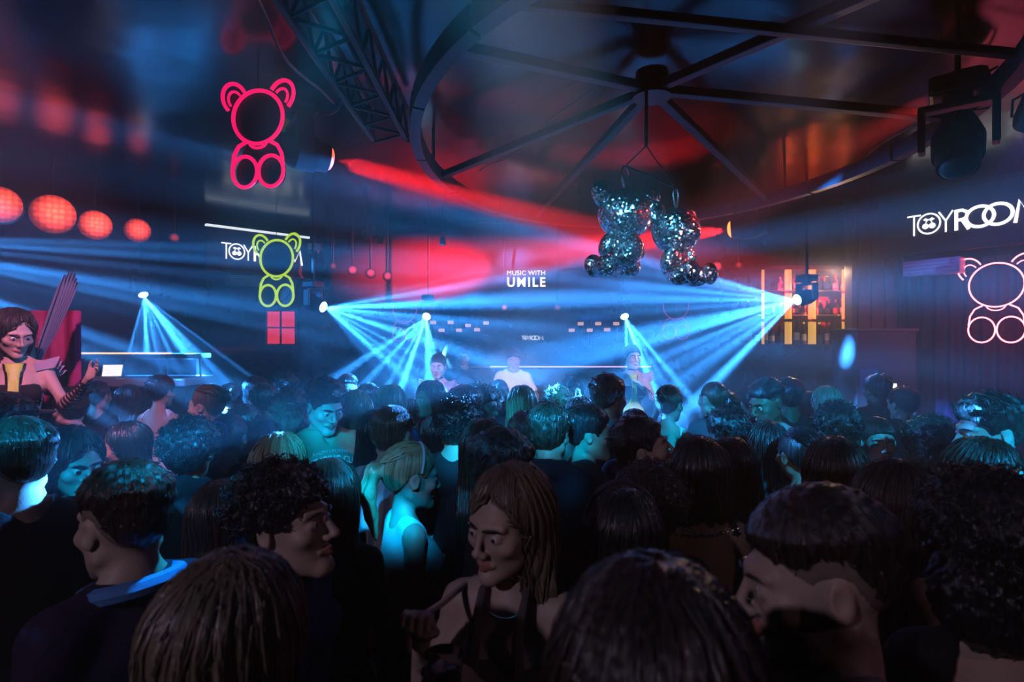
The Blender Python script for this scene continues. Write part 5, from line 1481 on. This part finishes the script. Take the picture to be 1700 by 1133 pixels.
# ------------------------------------------------------------------ dancers and the people on the stage
M_acid = plain('acid yellow lycra', (.62, .80, .10), .45); M_blkpvc = plain('black pvc', (.014, .013, .018), .28); M_lace = plain('black lace', (.03, .012, .03), .7)
M_mesh = plain('pale organza', (.50, .42, .50), .5)
def dancer(label, px, top, d, base, yaw, hair, arms, suit, pads, hyaw=0, hpitch=0, handL='relax', handR='relax', sleeves=True, ln=.2, detail=2.4):
    m = person(label, px, top, d, yaw, 0, hair, 'dbr', 'fair', ('dancer briefs', (.02, .018, .022)), base=base, sleeve='none', neck='tube', hem=1.19, armL=arms[0], armR=arms[1], handL=handL, handR=handR,
               hyaw=hyaw, hpitch=hpitch, ln=ln, name='bra_top', low='none', eyes=True, detail=detail)
    S = m['S']; o = m['root']
    # bodysuit: a strip down the front that widens over the hips, with black piping
    g = Grid(axis([(-.2, .2, .012)]), axis([(-.2, .17, .012)]), axis([(.80, 1.50, .012)]))
    T = g.blank()
    g.ell(T, (0, .005, 1.29), (.132, .092, .185), .05); g.ell(T, (0, .012, 1.11), (.106, .084, .16), .07); g.ell(T, (0, .020, .945), (.152, .118, .13), .08)
    for s in (-1, 1):
        g.ell(T, (s * .070, -.085, 1.285), (.058, .055, .058), .03)
    X, Y, Z = g.pts((slice(None),) * 3)
    def strip(extra_, off):
        w = np.interp(Z, [.82, .90, .98, 1.08, 1.16, 1.24, 1.32, 1.40, 1.46], [.03, .07, .125, .120, .060, .026, .024, .034, .05]).astype(np.float32) + extra_
        D = smax(T - off, np.abs(X) - w, .004)
        D = np.maximum(D, np.where(Z > 1.18, Y + .02, Y - .16)); D = np.maximum(D, Z - 1.455)
        D = np.maximum(D, (T - off + .022) * -1)
        v, q = surface_nets(np.broadcast_to(D, T.shape).astype(np.float32), g.x, g.y, g.z)
        return v * S, q
    for nm, e, off, mat in (('piping', .010, .019, M_blkpvc), ('bodysuit', 0, .023, suit)):
        v, q = strip(e, off); me = np_mesh(nm, v, q); me.materials.append(mat); link(nm, me, o)
    for s in (-1, 1):
        for i in range(6):
            mb = MB().ball(((s * (.035 + .018 * i)) * S[0], (-.150 + .0016 * i * i) * S[1], (1.232) * S[2]), .0055, 6); mb.build('stud', M_steel, o)
    # choker and shoulder pieces
    MB().tube([(.052 * math.cos(a) * S[0], (.010 + .054 * math.sin(a)) * S[1], 1.505 * S[2]) for a in [i * math.pi / 10 for i in range(20)]], .009, 8, True).build('choker', M_blkpvc, o, smooth=True)
    for s in (-1, 1):
        mb = MB()
        for j in range(4):
            mb.prism([(s * (.085 + .01 * j) * S[0], (1.455 - .012 * j) * S[2]), (s * (.21 + .012 * j) * S[0], (1.492 - .030 * j) * S[2]), (s * (.19 + .006 * j) * S[0], (1.425 - .020 * j) * S[2]), (s * .10 * S[0], 1.405 * S[2])], (-.05 + .03 * j) * S[1], (-.035 + .03 * j) * S[1])
        mb.build('shoulder_piece', pads, o)
    # lace sleeves around the forearms
    if sleeves:
        for side, kd in ((1, arms[0]), (-1, arms[1])):
            e, w = ARM[kd] if isinstance(kd, str) else kd
            e = Vector((side * (e[0] - .034) * S[0], e[1] * S[1], e[2] * S[2])); w = Vector((side * (w[0] - .017) * S[0], w[1] * S[1], w[2] * S[2]))
            mb = MB(); n = 9
            for i in range(n):
                a, b = e.lerp(w, i / n * .95), e.lerp(w, (i + .55) / n * .95); r = .040 - .014 * i / n
                mb.cyl(a, b, r, r - .001, 14, False)
            mb.build('lace_sleeve', M_lace, o, smooth=True)
    return m
dancer('dancer in an acid yellow suit with lace sleeves on the podium at the left edge', 24, 517, 3.2, .476, 38, 'long', (((.27, -.12, 1.20), (.36, -.27, 1.36)), 'down'), M_acid, M_mesh, hyaw=22, hpitch=20, handL='relax', ln=.30)
dancer('dancer in an acid yellow suit with pointed shoulders right of the desk', 1050, 574, 5.95, .187, 0, 'bun', ('chest', 'hip'), M_acid, M_mesh, hyaw=10)
dancer('dancer in a silver grey suit left of the desk', 727, 589, 5.95, .187, -8, 'bun', ('hip', 'bent'), plain('silver lame', (.45, .40, .48), .3, .6), plain('silver pads', (.4, .4, .45), .35, .5), hyaw=4, hpitch=6)
person('performer in a white t-shirt standing behind the desk', 852, 580, 6.75, 4, 1, 'short', 'dbr', 'tan', WHITE, base=.187, armL='deck', armR='deck', hpitch=10, eyes=True, detail=3.0, hat=None)
m = person('person in a black t-shirt standing behind the left end of the desk', 768, 577, 6.95, 6, 1, 'short', 'blk', 'tan', BLACK, base=.187, armL='deck', armR='bent', eyes=True, detail=3.0)
m2 = person('person at the back holding up a yellow inflatable crescent', 722, 572, 7.35, 4, 1, 'short', 'dbr', 'tan', CHAR, base=.187, armL=((.24, -.08, 1.40), (.16, -.16, 1.60)), handL='hold')
hw = m2['root'].matrix_basis @ Vector((.145 * m2['S'][0], -.255 * m2['S'][1], 1.66 * m2['S'][2]))
t = thing('inflatable_crescent', 'yellow inflatable crescent held up behind the left dancer', 'inflatable', hw)
MB().tube([(-.05, 0, -.16), (-.015, 0, -.09), (0, 0, 0), (.03, 0, .08), (.085, 0, .15)], [.006, .03, .036, .03, .006], 12).build('tube_body', plain('yellow vinyl', (.85, .45, .08), .35), t, smooth=True)
# podiums for the two stage dancers stand on the stage deck; glasses in hands
def tumbler(label, p, liquid, rim=.036, h=.11, group='drinks in hand'):
    t = thing('drinking_glass', label, 'glass', p, (0, 0, 0), group)
    mb = MB(); mb.cyl((0, 0, 0), (0, 0, h), rim * .8, rim, 20, False); mb.cyl((0, 0, 0), (0, 0, .006), rim * .8, n=20); mb.build('glass_wall', M_glass, t, smooth=True)
    MB().cyl((0, 0, .007), (0, 0, h * .7), rim * .74, rim * .88, 18).build('drink', liquid, t, smooth=True)
    for k in range(3):
        MB().box((.012 * math.cos(k * 2.1), .012 * math.sin(k * 2.1), h * .72), (.02, .02, .02), Matrix.Rotation(k, 3, 'Z'), .003).build('ice_cube', plain('ice', (.7, .8, .9), .15), t)
    return t
def in_hand(label_part, side, kd, fwd=.09):
    """world point at the palm of the labelled person"""
    o = [x for x in COL.objects if x.get('label') == label_part][0]
    return o
AMB = plain('amber drink', (.6, .18, .03), .1); REDD = plain('red drink', (.5, .03, .04), .1); CLR = plain('pale drink', (.5, .6, .65), .1)
def hand_point(label, side, wrist, elbow, along=.085):
    o = [x for x in COL.objects if x.get('label') == label][0]
    S = o.get('hand_scale', 1.0)
    w = Vector((side * wrist[0], wrist[1], wrist[2])); e = Vector((side * elbow[0], elbow[1], elbow[2])); dv = (w - e).normalized()
    zs = max(v.co.z for v in o.data.vertices) / 1.775
    return o.matrix_basis @ ((w + dv * along) * zs)
e, w = (.225, -.12, 1.20), (.035, -.26, 1.36)
p = hand_point('person in a halter top holding a bag strap, centre foreground', 1, (w[0] - .017, w[1], w[2]), (e[0] - .034, e[1], e[2]))
tumbler('red drink held low by the person in the halter top', p + Vector((.0, -.035, -.03)), REDD)
e, w = ARM['drink']
p = hand_point('person with a thin necklace in profile facing right, holding a glass', -1, (w[0] - .017, w[1], w[2]), (e[0] - .034, e[1], e[2]))
tumbler('clear drink held by the person with the thin necklace', p + Vector((.05, -.02, -.03)), CLR)
e, w = ARM['chest']
p = hand_point('person in dark clothes in profile facing right holding a red drink', -1, (w[0] - .006, w[1], w[2]), (e[0] - .012, e[1], e[2]))
tumbler('red drink held by the profile in dark clothes, right of centre', p + Vector((.05, -.02, -.03)), REDD)
e, w = ARM['face']
p = hand_point('person in a black strap top drinking from a glass below the silver dancer', -1, (w[0] - .017, w[1], w[2]), (e[0] - .034, e[1], e[2]))
tumbler('glass at the mouth of the drinker below the silver dancer', p + Vector((-.045, -.05, -.03)), CLR)
# only the larger glowing things are sampled as lamps; the rest still glow
for m_ in bpy.data.materials:
    if m_.name not in ('pink neon', 'red pink neon', 'acid yellow neon', 'led face 5.00', 'led face 6.00', 'led face 4.00', 'laptop picture'):
        m_.cycles.emission_sampling = 'NONE'
